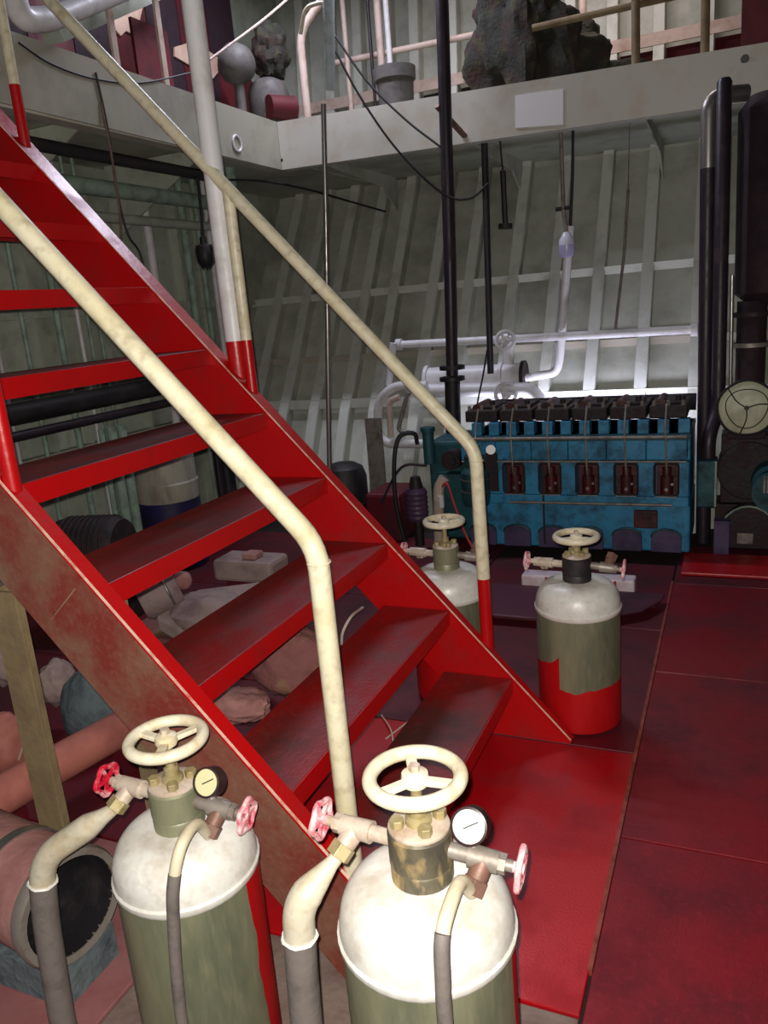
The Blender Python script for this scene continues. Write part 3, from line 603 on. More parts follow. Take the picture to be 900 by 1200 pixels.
# flywheel end
link('end_cover', MB().box((-0.175, EY + 0.0, 0.29), (-0.075, EY + 0.16, 0.55)), 'engine_teal', eng, bevel=0.012, smooth=False)
link('end_cover_strip', MB().box((-0.085, EY - 0.006, 0.30), (-0.075, EY - 0.0005, 0.55)), 'pipe_green', eng, smooth=False)

# engine bed plates and items in front of the engine
bed = thing('raised_plate', 'low dark purple rounded plate raised on the floor before the engine', 'plate', (-0.8, 3.8, 0))
link('bed_top', MB().prism([(-1.45, 3.38, 0.035), (-0.75, 3.38, 0.035), (-0.52, 3.45, 0.035), (-0.36, 3.57, 0.035), (-0.29, 3.71, 0.035), (-0.28, 3.80, 0.035), (-1.45, 3.80, 0.035)], (0, 0, 0.012)), 'purple_bed', bed, smooth=False, bevel=0.006)
link('bed_edge', MB().box((-1.42, 3.49, 0.001), (-0.55, 3.55, 0.0345)).box((-1.42, 3.72, 0.001), (-0.32, 3.78, 0.0345)), 'floor_dark', bed, smooth=False)
wb = thing('white_cooler', 'low white painted oil cooler box on the floor before the engine', 'cooler', (-0.78, 4.06, 0.0))
link('cooler_shell', MB().box((PY(612, 684, 3.85).x, 3.83, 0.002), (PY(744, 684, 3.85).x, 3.93, 0.088)), 'white_box', wb, bevel=0.01, smooth=False)
for u in (640, 690, 720): link('cooler_band', MB().box((PY(u, 684, 3.85).x, 3.826, 0.003), (PY(u + 3, 684, 3.85).x, 3.8295, 0.085)), 'cable_red', wb, smooth=False)

# ================================================================== RIGHT END: exhaust trunk, pipes, fan disc, generator
ex = thing('exhaust_silencer', 'dark lagged exhaust silencer with flanged pipe below the gallery', 'exhaust', (0.18, 4.85, 0.8))
link('silencer', MB().lathe([(0.0, 1.33), (0.10, 1.34), (0.17, 1.40), (0.175, 2.30), (0.12, 2.37), (0.0, 2.37)], (0.155, 4.86, 0), n=28), 'lagging_dark', ex)
link('lower_pipe', MB().cyl((0.075, 4.82, 0.636), (0.075, 4.82, 1.36), 0.075, n=22), 'lagging_dark', ex)
for z in (1.28, 1.12): link('flange', MB().cyl((0.075, 4.82, z), (0.075, 4.82, z + 0.022), 0.105, n=24), 'steel_dull' if z < 1.2 else 'engine_dark', ex)
p1 = thing('vertical_pipe', 'dark vertical pipe with a silver elbow under the gallery girder', 'pipe', (-0.155, 4.78, 0.4))
link('pipe', MB().tube([(-0.146, 4.80, 0.002), (-0.156, 4.80, 2.05)], 0.040, 16), 'pipe_dark', p1)
link('silver_top', MB().tube(fillet([(-0.156, 4.80, 2.05), (-0.158, 4.80, 2.36), (-0.10, 4.84, 2.40), (0.02, 4.90, 2.40)], 0.08, 6), 0.041, 16), 'steel', p1)
single('vertical_pipe', MB().tube(fillet([(-0.122, 4.605, 0.546), (-0.122, 4.605, 0.66), (-0.080, 4.70, 0.80), (-0.085, 4.70, 2.43)], 0.06, 4) + [Vector((-0.085, 4.70, 2.447))], [0.036] * 12 + [0.026], 16), 'pipe_dark', 'dark round topped vertical pipe that reaches across the gallery girder', 'pipe')
single('conduit', MB().tube([(-0.018, 4.66, 0.713), (-0.026, 4.66, 1.50)], 0.010, 10), 'steel', 'thin bright metal conduit beside the two dark vertical pipes', 'conduit')
fd = thing('fan_disc', 'round pale disc cover with dark wire guard spokes near the exhaust pipe', 'fan cover', PY(875, 478, 4.5))
c = PY(875, 478, 4.5); ax = (EYE - c).normalized(); ax = (ax + Vector((0, -0.4, 0))).normalized()
link('disc', MB().lathe([(0.0, 0.012), (0.05, 0.014), (0.125, 0.006), (0.138, -0.002), (0.14, -0.012), (0.135, -0.03), (0.0, -0.03)], c, ax, 36), 'disc_pale', fd)
link('rim_cord', MB().torus(c + ax * 0.001, ax, 0.141, 0.007, 40, 8, wob=lambda a: 0.012 * math.sin(5 * a)), 'cable_black', fd)
x_, y_, _ = frame_for(ax); sp = MB()
for a in (0.1, 2.3, 4.5):
    d = x_ * math.cos(a) + y_ * math.sin(a); n_ = -x_ * math.sin(a) + y_ * math.cos(a)
    sp.tube(spline([c + ax * 0.018, c + ax * 0.018 + d * 0.06 + n_ * 0.012, c + ax * 0.010 + d * 0.135], 5), 0.0035, 6)
sp.torus(c + ax * 0.014, ax, 0.10, 0.003, 36, 6, wob=lambda a: 0.05 * math.sin(3 * a)); sp.cyl(c + ax * 0.01, c + ax * 0.024, 0.012, n=10)
link('wire_guard', sp, 'cable_black', fd)
link('stay', MB().bar(c - ax * 0.028, (0.075, 4.76, c.z), 0.04, 0.02), 'engine_dark', fd, smooth=False)
gn = thing('generator', 'dark oily generator with green end cover under the round disc', 'generator', (0.12, 4.55, 0))
link('housing', MB().cyl((0.085, 4.76, 0.44), (0.085, 5.0, 0.44), 0.165, n=24).box((-0.06, 4.77, 0.25), (0.23, 4.98, 0.64)), 'engine_dark', gn, bevel=0.006)
link('end_cover', MB().cyl((0.20, 4.42, 0.40), (0.20, 4.759, 0.40), 0.105, n=24), 'engine_teal', gn)
for k in range(3): link('cooling_slot', MB().box((0.15 + k * 0.016, 4.412, 0.40), (0.158 + k * 0.016, 4.4195, 0.49)), 'steel_dull', gn, smooth=False)
link('terminal_box', MB().box((-0.03, 4.62, 0.645), (0.16, 4.74, 0.715)), 'lagging_dark', gn, bevel=0.008, smooth=False)
link('stand', MB().box((-0.085, 4.76, 0.005), (0.26, 4.98, 0.245)), 'engine_dark', gn, bevel=0.006, smooth=False)
link('name_plate', MB().box((0.035, 4.645, 0.05), (0.115, 4.6545, 0.11)), 'steel_dull', gn, smooth=False)
link('foot_box', MB().box((-0.085, 4.56, 0.005), (-0.005, 4.638, 0.20)), 'engine_violet', gn, bevel=0.004, smooth=False)
link('flywheel_guard', MB().prism([(0.09 + 0.17 * math.cos(t), 4.66, 0.02 + 0.24 * math.sin(t)) for t in [math.pi * j / 14 for j in range(15)]], (0, 0.09, 0)), 'engine_dark', gn, smooth=False)
link('guard_rim', MB().tube([(0.09 + 0.173 * math.cos(t), 4.655, 0.02 + 0.243 * math.sin(t)) for t in [math.pi * j / 14 for j in range(15)]], 0.006, 8), 'pipe_green', gn)
cov = single('floor_hatch', MB().box((-0.235, 4.20, 0.001), (0.70, 4.54, 0.020)), 'floor_red', 'raised red hatch plate on the floor beside the engine', 'hatch', bevel=0.006, smooth=False)

# ================================================================== PIPES AND FITTINGS ON THE HULL
HP = 5.30
def wheelvalve(name, u, v, y, r, lab):
    c = PY(u, v, y); o = thing(name, lab, 'valve', c); s = MB(); s.torus(c, (0.1, -1, 0.25), r, r * 0.22, 28, 8)
    for k in range(3):
        x_, y_, _ = frame_for((0.1, -1, 0.25)); d = x_ * math.cos(k * 2.094) + y_ * math.sin(k * 2.094); s.cyl(c, c + d * r, r * 0.16, n=8)
    link('handwheel', s, 'pipe_white', o)
    link('bonnet', MB().cyl(c, c + Vector((0, 0.08, -0.01)), r * 0.5, n=12), 'pipe_white', o)
a, b_ = PY(468, 404, HP), PY(816, 386, HP)
wp = thing('water_pipe', 'long white horizontal water pipe across the hull ribs', 'pipe', (a + b_) / 2)
link('pipe', MB().cyl(a, b_, 0.027, n=14), 'pipe_white', wp)
for u in (468, 605, 814): 
    t = (u - 468) / 348.0; c = a.lerp(b_, t); link('coupling', MB().cyl(c - Vector((0.02, 0, 0)), c + Vector((0.02, 0, 0)), 0.042, n=14), 'pipe_white', wp)
wheelvalve('stop_valve', 592, 399, HP - 0.10, 0.060, 'white handwheel valve on the long white horizontal pipe')
wheelvalve('stop_valve', 593, 462, HP - 0.16, 0.068, 'white handwheel valve below the white heat exchanger')
hx = thing('heat_exchanger', 'fat white horizontal heat exchanger cylinder above the engine heads', 'heat exchanger', PY(560, 445, HP))
a, b_ = PY(502, 445, HP), PY(614, 440, HP)
link('shell', MB().cyl(a, b_, 0.085, n=22), 'pipe_white', hx)
for t in (0.0, 0.22, 0.78, 1.0): c = a.lerp(b_, t); link('flange', MB().cyl(c - Vector((0.012, 0, 0)), c + Vector((0.012, 0, 0)), 0.10, n=22), 'pipe_white' if t < 1 else 'engine_dark', hx)
link('upper_branch', MB().cyl(PY(596, 402, HP), PY(596, 430, HP), 0.035, n=14), 'pipe_white', hx)
link('lower_pipe', MB().tube(fillet([PY(478, 452, HP - .12), PY(500, 458, HP - 0.12), PY(622, 456, HP - 0.12), PY(633, 470, HP - 0.12)], 0.05, 5), 0.045, 14), 'pipe_white', hx)
t_ = PY(668, 265, HP + 0.07); rp = thing('riser_pipe', 'pale pipe coming down the hull and bending into the heat exchanger', 'pipe', t_)
link('pipe', MB().tube(fillet([t_, PY(656, 420, HP + 0.07), PY(652, 437, HP + 0.06), PY(613, 443, HP)], 0.12, 6), 0.028, 14), 'pipe_white', rp)
link('hanger_rod', MB().tube([t_ - Vector((0, 0, 0.03)), t_ + Vector((0.02, 0.01, 0.3)), Vector((t_.x + 0.03, t_.y + 0.01, gz(t_.x) + 0.062))], 0.009, 8), 'pipe_black', rp)
lp = thing('pendant_lamp', 'white and lilac bulb lamp hanging on a rod before the hull', 'lamp', PY(664, 287, 5.2))
c = PY(664, 287, 5.2)
link('globe', MB().lathe([(0.0, 0.075), (0.02, 0.075), (0.03, 0.055), (0.046, 0.03), (0.048, 0.0)], c, n=20), 'lamp_white', lp)
link('lower_globe', MB().lathe([(0.048, 0.0), (0.048, -0.05), (0.04, -0.07), (0.0, -0.075)], c, n=20), 'lamp_lilac', lp)
link('rod', MB().tube([c + Vector((0, 0, 0.075)), c + Vector((-0.015, 0, 0.2)), Vector((c.x - 0.02, c.y, gz(c.x) + 0.062))], 0.012, 8), 'steel_dull', lp)
link('clamp', MB().cyl(c + Vector((-0.06, 0, 0.215)), c + Vector((0.03, 0, 0.215)), 0.012, n=8), 'engine_dark', lp)
# standing exhaust pipe of the engine (dark, flanged) and hanging rods
xp = thing('exhaust_pipe', 'tall dark flanged exhaust pipe rising from the engine past the gallery', 'pipe', (-1.66, 4.88, 0.7))
link('pipe', MB().tube([PY(530, 440, 4.9), PY(527, 300, 4.9), PY(517, -30, 4.9), PY(515, -110, 4.9)], 0.038, 16), 'pipe_dark', xp)
for v in (433, 446): c = PY(530, v, 4.9); link('flange', MB().cyl(c, c + Vector((0, 0, 0.025)), 0.082, n=18), 'pipe_black', xp)
link('foot_pipe', MB().tube([PY(530, 447, 4.9), Vector((-1.68, 4.9, 0.655))], 0.05, 14), 'pipe_black', xp)
link('clamp_stub', MB().bar(PY(512, 124, 4.87), PY(545, 160, 5.102), 0.03, 0.02), 'brown_fitting', xp)
single('hanging_pipe', MB().tube([Vector((PY(569, 192, 5.22).x, 5.22, gz(-1.5) + 0.062)), PY(575, 438, 5.1)], 0.021, 10), 'pipe_black', 'thin black vertical pipe hanging below the gallery girder', 'pipe')
s = MB().tube([PY(589, 200, 5.3), PY(592, 262, 5.3)], 0.018, 8); t_ = PY(589, 200, 5.3); s.tube([t_, Vector((t_.x - 0.01, 5.3, gz(t_.x) + 0.062))], 0.006, 6); s.cyl(PY(592, 262, 5.3), PY(592, 268, 5.3), 0.045, n=10); single('hanging_rod', s, 'pipe_black', 'short dark rod with a flat end hanging under the gallery', 'rod')
single('dip_rod', MB().tube([PY(736, 222, 5.5), PY(731, 300, 5.43), PY(721, 386, 5.33)], 0.009, 8).tube([PY(736, 222, 5.5), Vector((-0.63, 5.5, gz(-0.63) + 0.062))], 0.0035, 6), 'steel_dull', 'very thin slanted rod between two hull ribs', 'rod')
single('tall_pipe', MB().tube([PY(379, 122, 4.1), PY(382, 260, 4.1), PY(384, 400, 4.1)], 0.014, 10).tube([PY(384, 400, 4.1), PY(386, 540, 4.1), Vector((PY(387, 640, 4.1).x, 4.1, 0.001))], 0.015, 10), 'steel', 'slim shiny vertical pipe standing behind the stair', 'pipe')
s = single('white_downpipe', MB().tube([PY(384, -60, 4.6), PY(387, 105, 4.6)], [0.036, 0.030], 12), 'pipe_ice', 'pale blue white downpipe above the gallery girder', 'pipe')
# white loop piping at the governor end
def vpipe(name, pts, y, r, m, lab, rad=0.08): return single(name, MB().tube(fillet([PY(u, v, y) for u, v in pts], rad, 5), r, 12), m, lab, 'pipe')
vpipe('loop_pipe', [(500, 452), (462, 452), (444, 468), (442, 505), (452, 520), (520, 520)], 5.12, 0.032, 'pipe_white', 'white pipe bent in a loop beside the governor end of the engine')
vpipe('bypass_pipe', [(468, 465), (456, 470), (458, 512)], 5.08, 0.022, 'pipe_beige', 'short beige pipe inside the white pipe loop')
vpipe('bypass_pipe', [(478, 460), (466, 505), (480, 507)], 5.04, 0.016, 'steel_dull', 'thin grey pipe slanting inside the white pipe loop')
vpipe('drop_pipe', [(461, 402), (456, 452)], 5.18, 0.026, 'pipe_white', 'white drop pipe from the end of the long horizontal pipe')
# upright plate and drum in the far corner
single('corner_plate', MB().bar(PY(437, 490, 5.0), Vector((PY(437, 490, 5.0).x, 4.99, 0.002)), 0.12, 0.02, (0, 1, 0)), 'steel_dull', 'grey upright plate leaning in the far corner', 'plate')
c = PY(404, 560, 4.72); bd_ = thing('black_drum', 'black round drum in the far corner behind the stair', 'drum', (c.x, c.y, 0))
link('shell', MB().lathe([(0.0, 0.003), (0.15, 0.003), (0.15, 0.40), (0.13, 0.46), (0.08, 0.49), (0.0, 0.50)], (c.x, c.y, 0), n=28), 'pipe_black', bd_)
link('hoop', MB().torus((c.x, c.y, 0.22), (0, 0, 1), 0.152, 0.008, 32, 6), 'pipe_black', bd_)
single('red_tank', MB().box((-2.20, 4.55, 0.002), (-1.95, 4.9, 0.32)), 'floor_dark', 'dark red steel tank box by the governor end of the engine', 'tank', bevel=0.02, smooth=False)

# pipes along the bulkhead and under the side gallery
def runpipe(name, z, x, r, m, lab, y0=1.4, y1=5.0, ze=None): return single(name, MB().tube(fillet([(x, y0, z), (x, y1, z), (x, y1, ZL + 0.052 if ze is None else ze)], 0.10, 6), r, 12), m, lab, 'pipe')
runpipe('overhead_pipe', 2.36, -3.02, 0.032, 'pipe_black', 'dark pipe running under the side gallery edge', 1.4, 4.46)
runpipe('overhead_pipe', 2.25, -3.22, 0.045, 'pipe_green', 'pale green pipe running under the side gallery')
runpipe('overhead_pipe', 2.13, -3.40, 0.030, 'wall_green', 'thin grey green pipe close to the bulkhead under the side gallery')
runpipe('service_pipe', 1.10, -3.522, 0.060, 'pipe_black', 'thick dark horizontal pipe along the left bulkhead behind the treads', 2.0, 4.93, 0.002)
runpipe('service_pipe', 0.985, -3.50, 0.028, 'pipe_dark', 'thin dark pipe beneath the thick one along the left bulkhead', 2.0, 4.80, 0.002)
vp = [(3.15, 0.020), (3.36, 0.014), (3.62, 0.02), (3.78, 0.012), (3.86, 0.012), (3.95, 0.012), (4.55, 0.03), (4.95, 0.03), (5.12, 0.022), (5.25, 0.022), (5.38, 0.026)]
for k, (y, r) in enumerate(vp):
    o = single('bulkhead_riser', MB().cyl((-3.62, y, max([0.002] + [z_ * 0.05 for z_ in range(20) if hullY(z_ * 0.05) - 0.115 < y + r])), (-3.62, y, 2.497), r, n=10), 'pipe_green' if k % 3 else 'pipe_white', ('pale green ' if k % 3 else 'white ') + ('thick' if r > 0.024 else 'slim' if r > 0.015 else 'very thin') + ' vertical pipe standing against the left bulkhead', 'pipe', 'risers along the left bulkhead')
c = PX(240, 296, -3.0); hl = thing('hanging_lamp', 'dark caged lamp hanging on a cable by the white stanchion', 'lamp', c)
link('cage', MB().lathe([(0.0, -0.09), (0.03, -0.085), (0.05, -0.05), (0.055, 0.01), (0.045, 0.04), (0.022, 0.05), (0.02, 0.09), (0.0, 0.095)], c, n=16), 'pipe_black', hl)
s = MB()
for k in range(6): a_ = k * math.pi / 3; s.tube([c + Vector((math.cos(a_) * r_, math.sin(a_) * r_, z_)) for r_, z_ in ((0.05, 0.045), (0.062, 0.01), (0.056, -0.055), (0.02, -0.098))], 0.004, 6)
link('wire_guard', s, 'pipe_dark', hl)
link('cable', MB().tube([c + Vector((0, 0, 0.09)), PX(236, 250, -3.0), PX(231, 205, -3.0)], 0.009, 8), 'cable_black', hl)

# ================================================================== UPPER LEVEL CLUTTER
def gdeck(x): return gz(x) + 0.08
c = PY(463, 96, 5.5); bz = gdeck(c.x) + 0.001
bk = thing('bucket', 'dark grey tapered bucket with a thick rim on the gallery', 'bucket', (c.x, c.y, bz)); top = PY(463, 80, 5.5).z
link('bowl', MB().lathe([(0.0, bz), (0.105, bz), (0.125, top - 0.06), (0.12, top - 0.06), (0.10, bz + 0.01), (0.0, bz + 0.01)], (c.x, c.y, 0), n=26), 'bucket_grey', bk)
link('rim', MB().lathe([(0.126, top - 0.075), (0.140, top - 0.075), (0.143, top), (0.126, top), (0.126, top - 0.075)], (c.x, c.y, 0), n=26), 'bucket_grey', bk)
def tarp(u, v, y, r, seed, lab):
    c = PY(u, v, y); fl = gdeck(c.x) + 0.001; zt_ = c.z + r[2]; c.z = (zt_ + fl - 0.04) / 2; r = (r[0], r[1], (zt_ - fl + 0.04) / 2)   # rests on the gallery deck
    o = single('tarpaulin_heap', MB().blob(c, r, 0.5, 1.7, 72, 48, seed, fl), 'dark_tarp', lab, 'tarpaulin'); return o
tarp(606, 22, 5.56, (0.30, 0.19, 0.50), 3, 'tall dark green brown tarpaulin heap on the gallery')
tarp(655, 82, 6.02, (0.44, 0.2, 0.17), 9, 'low dark bundled tarpaulin lying on the gallery')
# hand rails and planks above the gallery
def hrail(p, q, r, m, lab, name='gallery_rail', cat='rail'): return single(name, MB().cyl(p, q, r, n=10), m, lab, cat)
hrail(PY(392, 74, 6.14), PY(600, 32, 6.14), 0.022, 'pipe_beige', 'thin beige pipe rail before the upper hull above the bucket')
hrail(PY(624, 33, 5.335), PY(850, -18, 5.335), 0.020, 'post_olive', 'olive pipe rail beside the dark tarpaulin heap')
for u in (745, 826):
    p = PY(u, 60, 5.3); single('rail_post', MB().cyl((p.x, p.y, gdeck(p.x) + 0.001), (p.x, p.y, 3.6), 0.025, n=10), 'post_olive', 'pale olive rail post standing on the gallery behind the girder', 'post', 'rail posts on the gallery')
for u, r, m in ((406, 0.020, 'pipe_beige'), (435, 0.012, 'pipe_dark'), (446, 0.028, 'pipe_beige'), (456, 0.02, 'pipe_white'), (684, 0.026, 'pipe_beige')):
    p = PY(u, 60, 6.1 if u < 600 else 6.36); single('upper_riser', MB().cyl((p.x, p.y, gdeck(p.x) + 0.001), (p.x, p.y, 4.28), r, n=10), m, {'pipe_beige': 'beige', 'pipe_dark': 'thin dark', 'pipe_white': 'white'}[m] + ' vertical pipe before the upper hull plating', 'pipe', 'risers above the gallery')
# machinery standing at the gallery corner
zc = ZL + 0.0705; cx, cy = -3.06, 5.38
mc = thing('corner_compressor', 'small grey compressor with rounded cylinders at the gallery corner', 'compressor', (cx, cy, zc))
link('crankcase', MB().box((cx - 0.15, cy - 0.16, zc), (cx + 0.13, cy + 0.16, zc + 0.30)), 'bucket_grey', mc, bevel=0.03, smooth=False)
link('cylinder_barrel', MB().lathe([(0.0, 0.301), (0.13, 0.301), (0.14, 0.34), (0.145, 0.48), (0.12, 0.55), (0.06, 0.58), (0.0, 0.585)], (cx, cy, zc), n=24), 'bucket_grey', mc)
link('air_receiver', MB().blob((cx - 0.12, cy - 0.18, zc + 0.66), (0.13, 0.13, 0.13), 0.05, 2, 24, 16, 2), 'bucket_grey', mc)
link('receiver_neck', MB().cyl((cx - 0.12, cy - 0.18, zc + 0.02), (cx - 0.12, cy - 0.18, zc + 0.56), 0.035, n=12), 'bucket_grey', mc)
link('intake_filter', MB().blob((cx + 0.02, cy + 0.06, zc + 0.75), (0.12, 0.12, 0.19), 0.3, 2.5, 28, 20, 6), 'dark_tarp', mc)
link('red_motor', MB().cyl((cx + 0.08, cy - 0.16, zc + 0.36), (cx + 0.19, cy + 0.0, zc + 0.36), 0.08, n=16), 'dark_red_sheet', mc)
link('air_pipe', MB().tube(fillet([(cx + 0.24, cy + 0.1, zc + 0.006), (cx + 0.24, cy + 0.1, zc + 0.85), (cx + 0.42, cy + 0.1, zc + 1.0)], 0.1, 5), 0.028, 10), 'pipe_beige', mc)
for (u0, v0, u1, v1, x, m, lab) in ((150, 20, 200, 92, -3.35, 'dark_red_sheet', 'dark red sheet metal guard standing behind the side gallery girder'), (255, 80, 300, 160, -3.45, 'dark_red_sheet', 'dark red locker panel beside the gallery corner compressor')):
    p = PX(u0, v0, x); q = PX(u1, v1, x); single('sheet_guard', MB().box((x, p.y, ZL + 0.071), (x + 0.02, q.y, p.z)), m, lab, 'panel', smooth=False)
for pts, x, lab in (([(103, 15), (168, 5), (160, 42), (148, 36), (142, 42), (128, 27)], -3.606, 'torn beige board above the side gallery near the white overhead pipe'), ([(205, 55), (228, 48), (262, 72), (270, 90), (256, 84), (250, 92), (205, 66)], -3.606, 'torn beige board behind the white stanchion')):
    single('torn_board', MB().prism([PX(u, v, x) for u, v in pts], (-0.012, 0, 0)), 'beige_plate', lab, 'board', smooth=False)
for u, lab in ((137, 'pinkish upright flat bar on the side gallery edge beside the beige board'), (192, 'grey upright flat bar on the side gallery edge near the stanchion')):
    p = PX(u, 72, GX - 0.05); single('rail_stanchion', MB().box((GX - 0.06, p.y - 0.02, ZL + 0.072), (GX - 0.045, p.y + 0.02, 3.5)), 'pipe_beige', lab, 'post', smooth=False)
single('overhead_main', MB().tube(fillet([PX(12, -40, -2.7), PX(22, 24, -2.7), PX(60, 22, -2.72), PX(150, -14, -2.76), PX(230, -50, -2.80)], 0.08, 6), 0.048, 14), 'pipe_white', 'thick white overhead pipe bending above the stair head', 'pipe')
single('deck_girder', MB().bar(PX(60, 40, -2.95), PX(230, -30, -3.2), 0.10, 0.08), 'wall_green', 'grey green girder behind the thick white overhead pipe', 'girder', smooth=False)

cs = thing('funnel_casing', 'dark maroon funnel casing behind the side gallery', 'casing', (-3.6, 4.9, ZL + 0.071))
for k in range(7): link('casing_panel', MB().box((-3.68, 3.42 + k * 0.36, ZL + 0.072), (-3.62, 3.77 + k * 0.36, 4.1)), 'dark_red_sheet' if k % 2 else 'lagging_dark', cs, smooth=False)
single('red_locker', MB().box((-0.02, 6.05, gz(0.2) + 0.082), (0.34, 6.4, 4.17)), 'dark_red_sheet', 'tall dark red locker on the gallery above the silencer', 'locker', smooth=False)

# ================================================================== CABLES
def cable(pts, r, m, lab): return single('cable', MB().tube(spline(pts, 6), r, 6), m, lab, 'cable')
cable([PY(388, 35, 4.8), PY(430, 95, 4.8), PY(475, 140, 4.8), PY(516, 172, 4.8)], 0.007, 'cable_black', 'black cable sagging from the downpipe to the exhaust pipe, upper one')
cable([PY(386, 45, 4.82), PY(420, 110, 4.82), PY(465, 175, 4.82), PY(518, 226, 4.82), PY(550, 232, 4.85), PY(572, 215, 4.9)], 0.007, 'cable_black', 'black cable drooping lower past the exhaust pipe to the thin black pipe')
cable([Vector((-3.02, 4.40, 2.335)), PX(305, 212, -2.93), PX(360, 222, -2.80), PX(410, 236, -2.68), PX(452, 248, -2.594)], 0.007, 'cable_black', 'dark cable strung under the gallery corner')
cable([PX(22, 50, -2.855), PX(60, 75, -2.855), PX(110, 92, -2.855), PX(165, 97, -2.855), PX(225, 85, -2.855)], 0.005, 'cable_black', 'black cable hanging along the side gallery girder')
cable([PX(225, 85, -2.850), PX(270, 52, -2.75), PX(310, 22, -2.7), PX(345, -8, -2.65)], 0.008, 'pipe_beige', 'pale rope rising from the stanchion to the deckhead')
cable([PX(112, 85, -2.853), PX(126, 150, -2.853), PX(138, 230, -2.853), PX(150, 275, -2.853), PX(165, 300, -2.853), PX(176, 360, -2.853)], 0.006, 'cable_black', 'thin black pull cord hanging before the side gallery')
cable([PX(118, 120, -2.854), PX(130, 180, -2.838), PX(140, 250, -2.835), PX(142, 300, -2.835)], 0.005, 'brown_fitting', 'thin brown pull cord hanging beside the black one')
cable([PY(352, 40, 4.6), PY(358, 12, 4.6), PY(372, 4, 4.6), PY(384, 3, 4.6)], 0.012, 'hose_cream', 'pale hose curving off the white downpipe')
cable([PY(571, 410, 5.0), PY(566, 440, 5.0), PY(560, 470, 4.95), PY(556, 500, 4.7)], 0.006, 'cable_black', 'black lead running down behind the exhaust flange')
cable([PY(518, 570, 4.2), PY(524, 567, 4.2), PY(532, 590, 4.2), PY(545, 625, 4.2), PY(556, 645, 4.2), Vector((PY(566, 668, 4.2).x, 4.2, 0.006))], 0.008, 'cable_red', 'red lead hanging between the engine and the hidden gas bottle')
c = PY(517, 585, 4.38); sl = link('sight_glass_bracket', MB().tube([c + Vector((0, 0, 0.02)), c + Vector((0, 0, 0.075)), Vector((c.x, EY + 0.07, c.z + 0.08))], 0.006, 6), 'cable_white', eng)
link('sight_glass', MB().cyl(c - Vector((0, 0, 0.05)), c + Vector((0, 0, 0.02)), 0.018, n=12), 'pipe_white', sl)

# ================================================================== MACHINES AND CLUTTER UNDER AND BESIDE THE STAIR
c = PY(198, 585, 3.9); br = thing('oil_barrel', 'pale barrel with dark blue lower half behind the stair treads', 'barrel', (c.x, c.y, 0))
link('upper_shell', MB().lathe([(0.19, 0.44), (0.198, 0.55), (0.19, 0.56), (0.19, 0.82), (0.18, 0.83), (0.0, 0.825)], (c.x, c.y, 0), n=32), 'barrel_pale', br)
link('lower_shell', MB().lathe([(0.0, 0.003), (0.19, 0.003), (0.192, 0.02), (0.19, 0.03), (0.19, 0.44)], (c.x, c.y, 0), n=32), 'barrel_blue', br)
for k, (u, y) in enumerate(((140, 3.55), (152, 3.62), (128, 3.5))):
    c = PY(u, 560, y); single('pump_riser', MB().cyl((c.x, c.y, 0.002), (c.x, c.y, 0.95), 0.028 if k < 2 else 0.018, n=12), 'pipe_green', 'pale green vertical pump pipe beside the oil barrel' if k < 2 else 'thinner pale green pump pipe beside the two thick ones', 'pipe', 'pump pipes beside the barrel')
c = PY(105, 622, 3.0); mo = thing('bilge_motor', 'dark brown dusty electric motor behind the stair treads', 'motor', (c.x, c.y, 0))
link('body', MB().lathe([(0.0, -0.20), (0.10, -0.20), (0.16, -0.17), (0.17, -0.12), (0.17, 0.14), (0.15, 0.18), (0.0, 0.19)], (c.x, c.y, 0.40), (1, 0.25, 0), 24), 'engine_dark', mo)
for k in range(9): link('cooling_fin', MB().torus(Vector((c.x, c.y, 0.40)) + Vector((1, 0.25, 0)).normalized() * (-0.11 + 0.03 * k), (1, 0.25, 0), 0.172, 0.006, 28, 6), 'engine_dark', mo)
link('pedestal', MB().box((c.x - 0.16, c.y - 0.13, 0.002), (c.x + 0.16, c.y + 0.13, 0.26)), 'engine_dark', mo, bevel=0.01, smooth=False)
# dusty pump set seen between the lower treads
pm = thing('dusty_pump', 'pinkish dusty pump set with round motor and flat covers under the stair', 'pump', (-2.25, 2.95, 0))
c = PY(195, 690, 2.75)
link('motor', MB().lathe([(0.0, -0.13), (0.085, -0.13), (0.10, -0.11), (0.10, 0.05), (0.0, 0.055)], c, (0.55, 0.6, 0.25), 26), 'dusty_grey', pm)
link('motor_band', MB().torus(c, (0.55, 0.6, 0.25), 0.101, 0.007, 30, 8), 'steel', pm)
link('end_knob', MB().blob(c + Vector((0.55, 0.6, 0.25)).normalized() * 0.082, (0.045, 0.045, 0.045), 0.08, 2, 14, 10, 4), 'dusty_pink', pm)
a = PY(240, 712, 2.75)
link('volute', MB().blob(a + Vector((0.0, 0.03, -0.06)), (0.26, 0.16, 0.12), 0.16, 2.2, 26, 16, 5, 0.01), 'dusty_grey', pm)
link('flat_cover', MB().prism([PY(182, 722, 2.62), PY(232, 690, 2.85), PY(310, 680, 2.95), PY(222, 746, 2.62)], (0, 0, -0.07)), 'dusty_grey', pm, bevel=0.012, smooth=False)
p0 = PY(298, 655, 3.15)
link('valve_chest', MB().box((p0.x - 0.2, p0.y - 0.08, p0.z - 0.10), (p0.x + 0.14, p0.y + 0.1, p0.z + 0.01)), 'dusty_grey', pm, bevel=0.02, smooth=False)
link('chest_cap', MB().box((p0.x - 0.04, p0.y - 0.05, p0.z + 0.0105), (p0.x + 0.04, p0.y + 0.03, p0.z + 0.04)), 'dusty_pink', pm, bevel=0.008, smooth=False)
link('chest_stand', MB().box((p0.x - 0.14, p0.y - 0.06, 0.002), (p0.x + 0.12, p0.y + 0.08, p0.z - 0.1005)), 'floor_dark', pm, smooth=False)
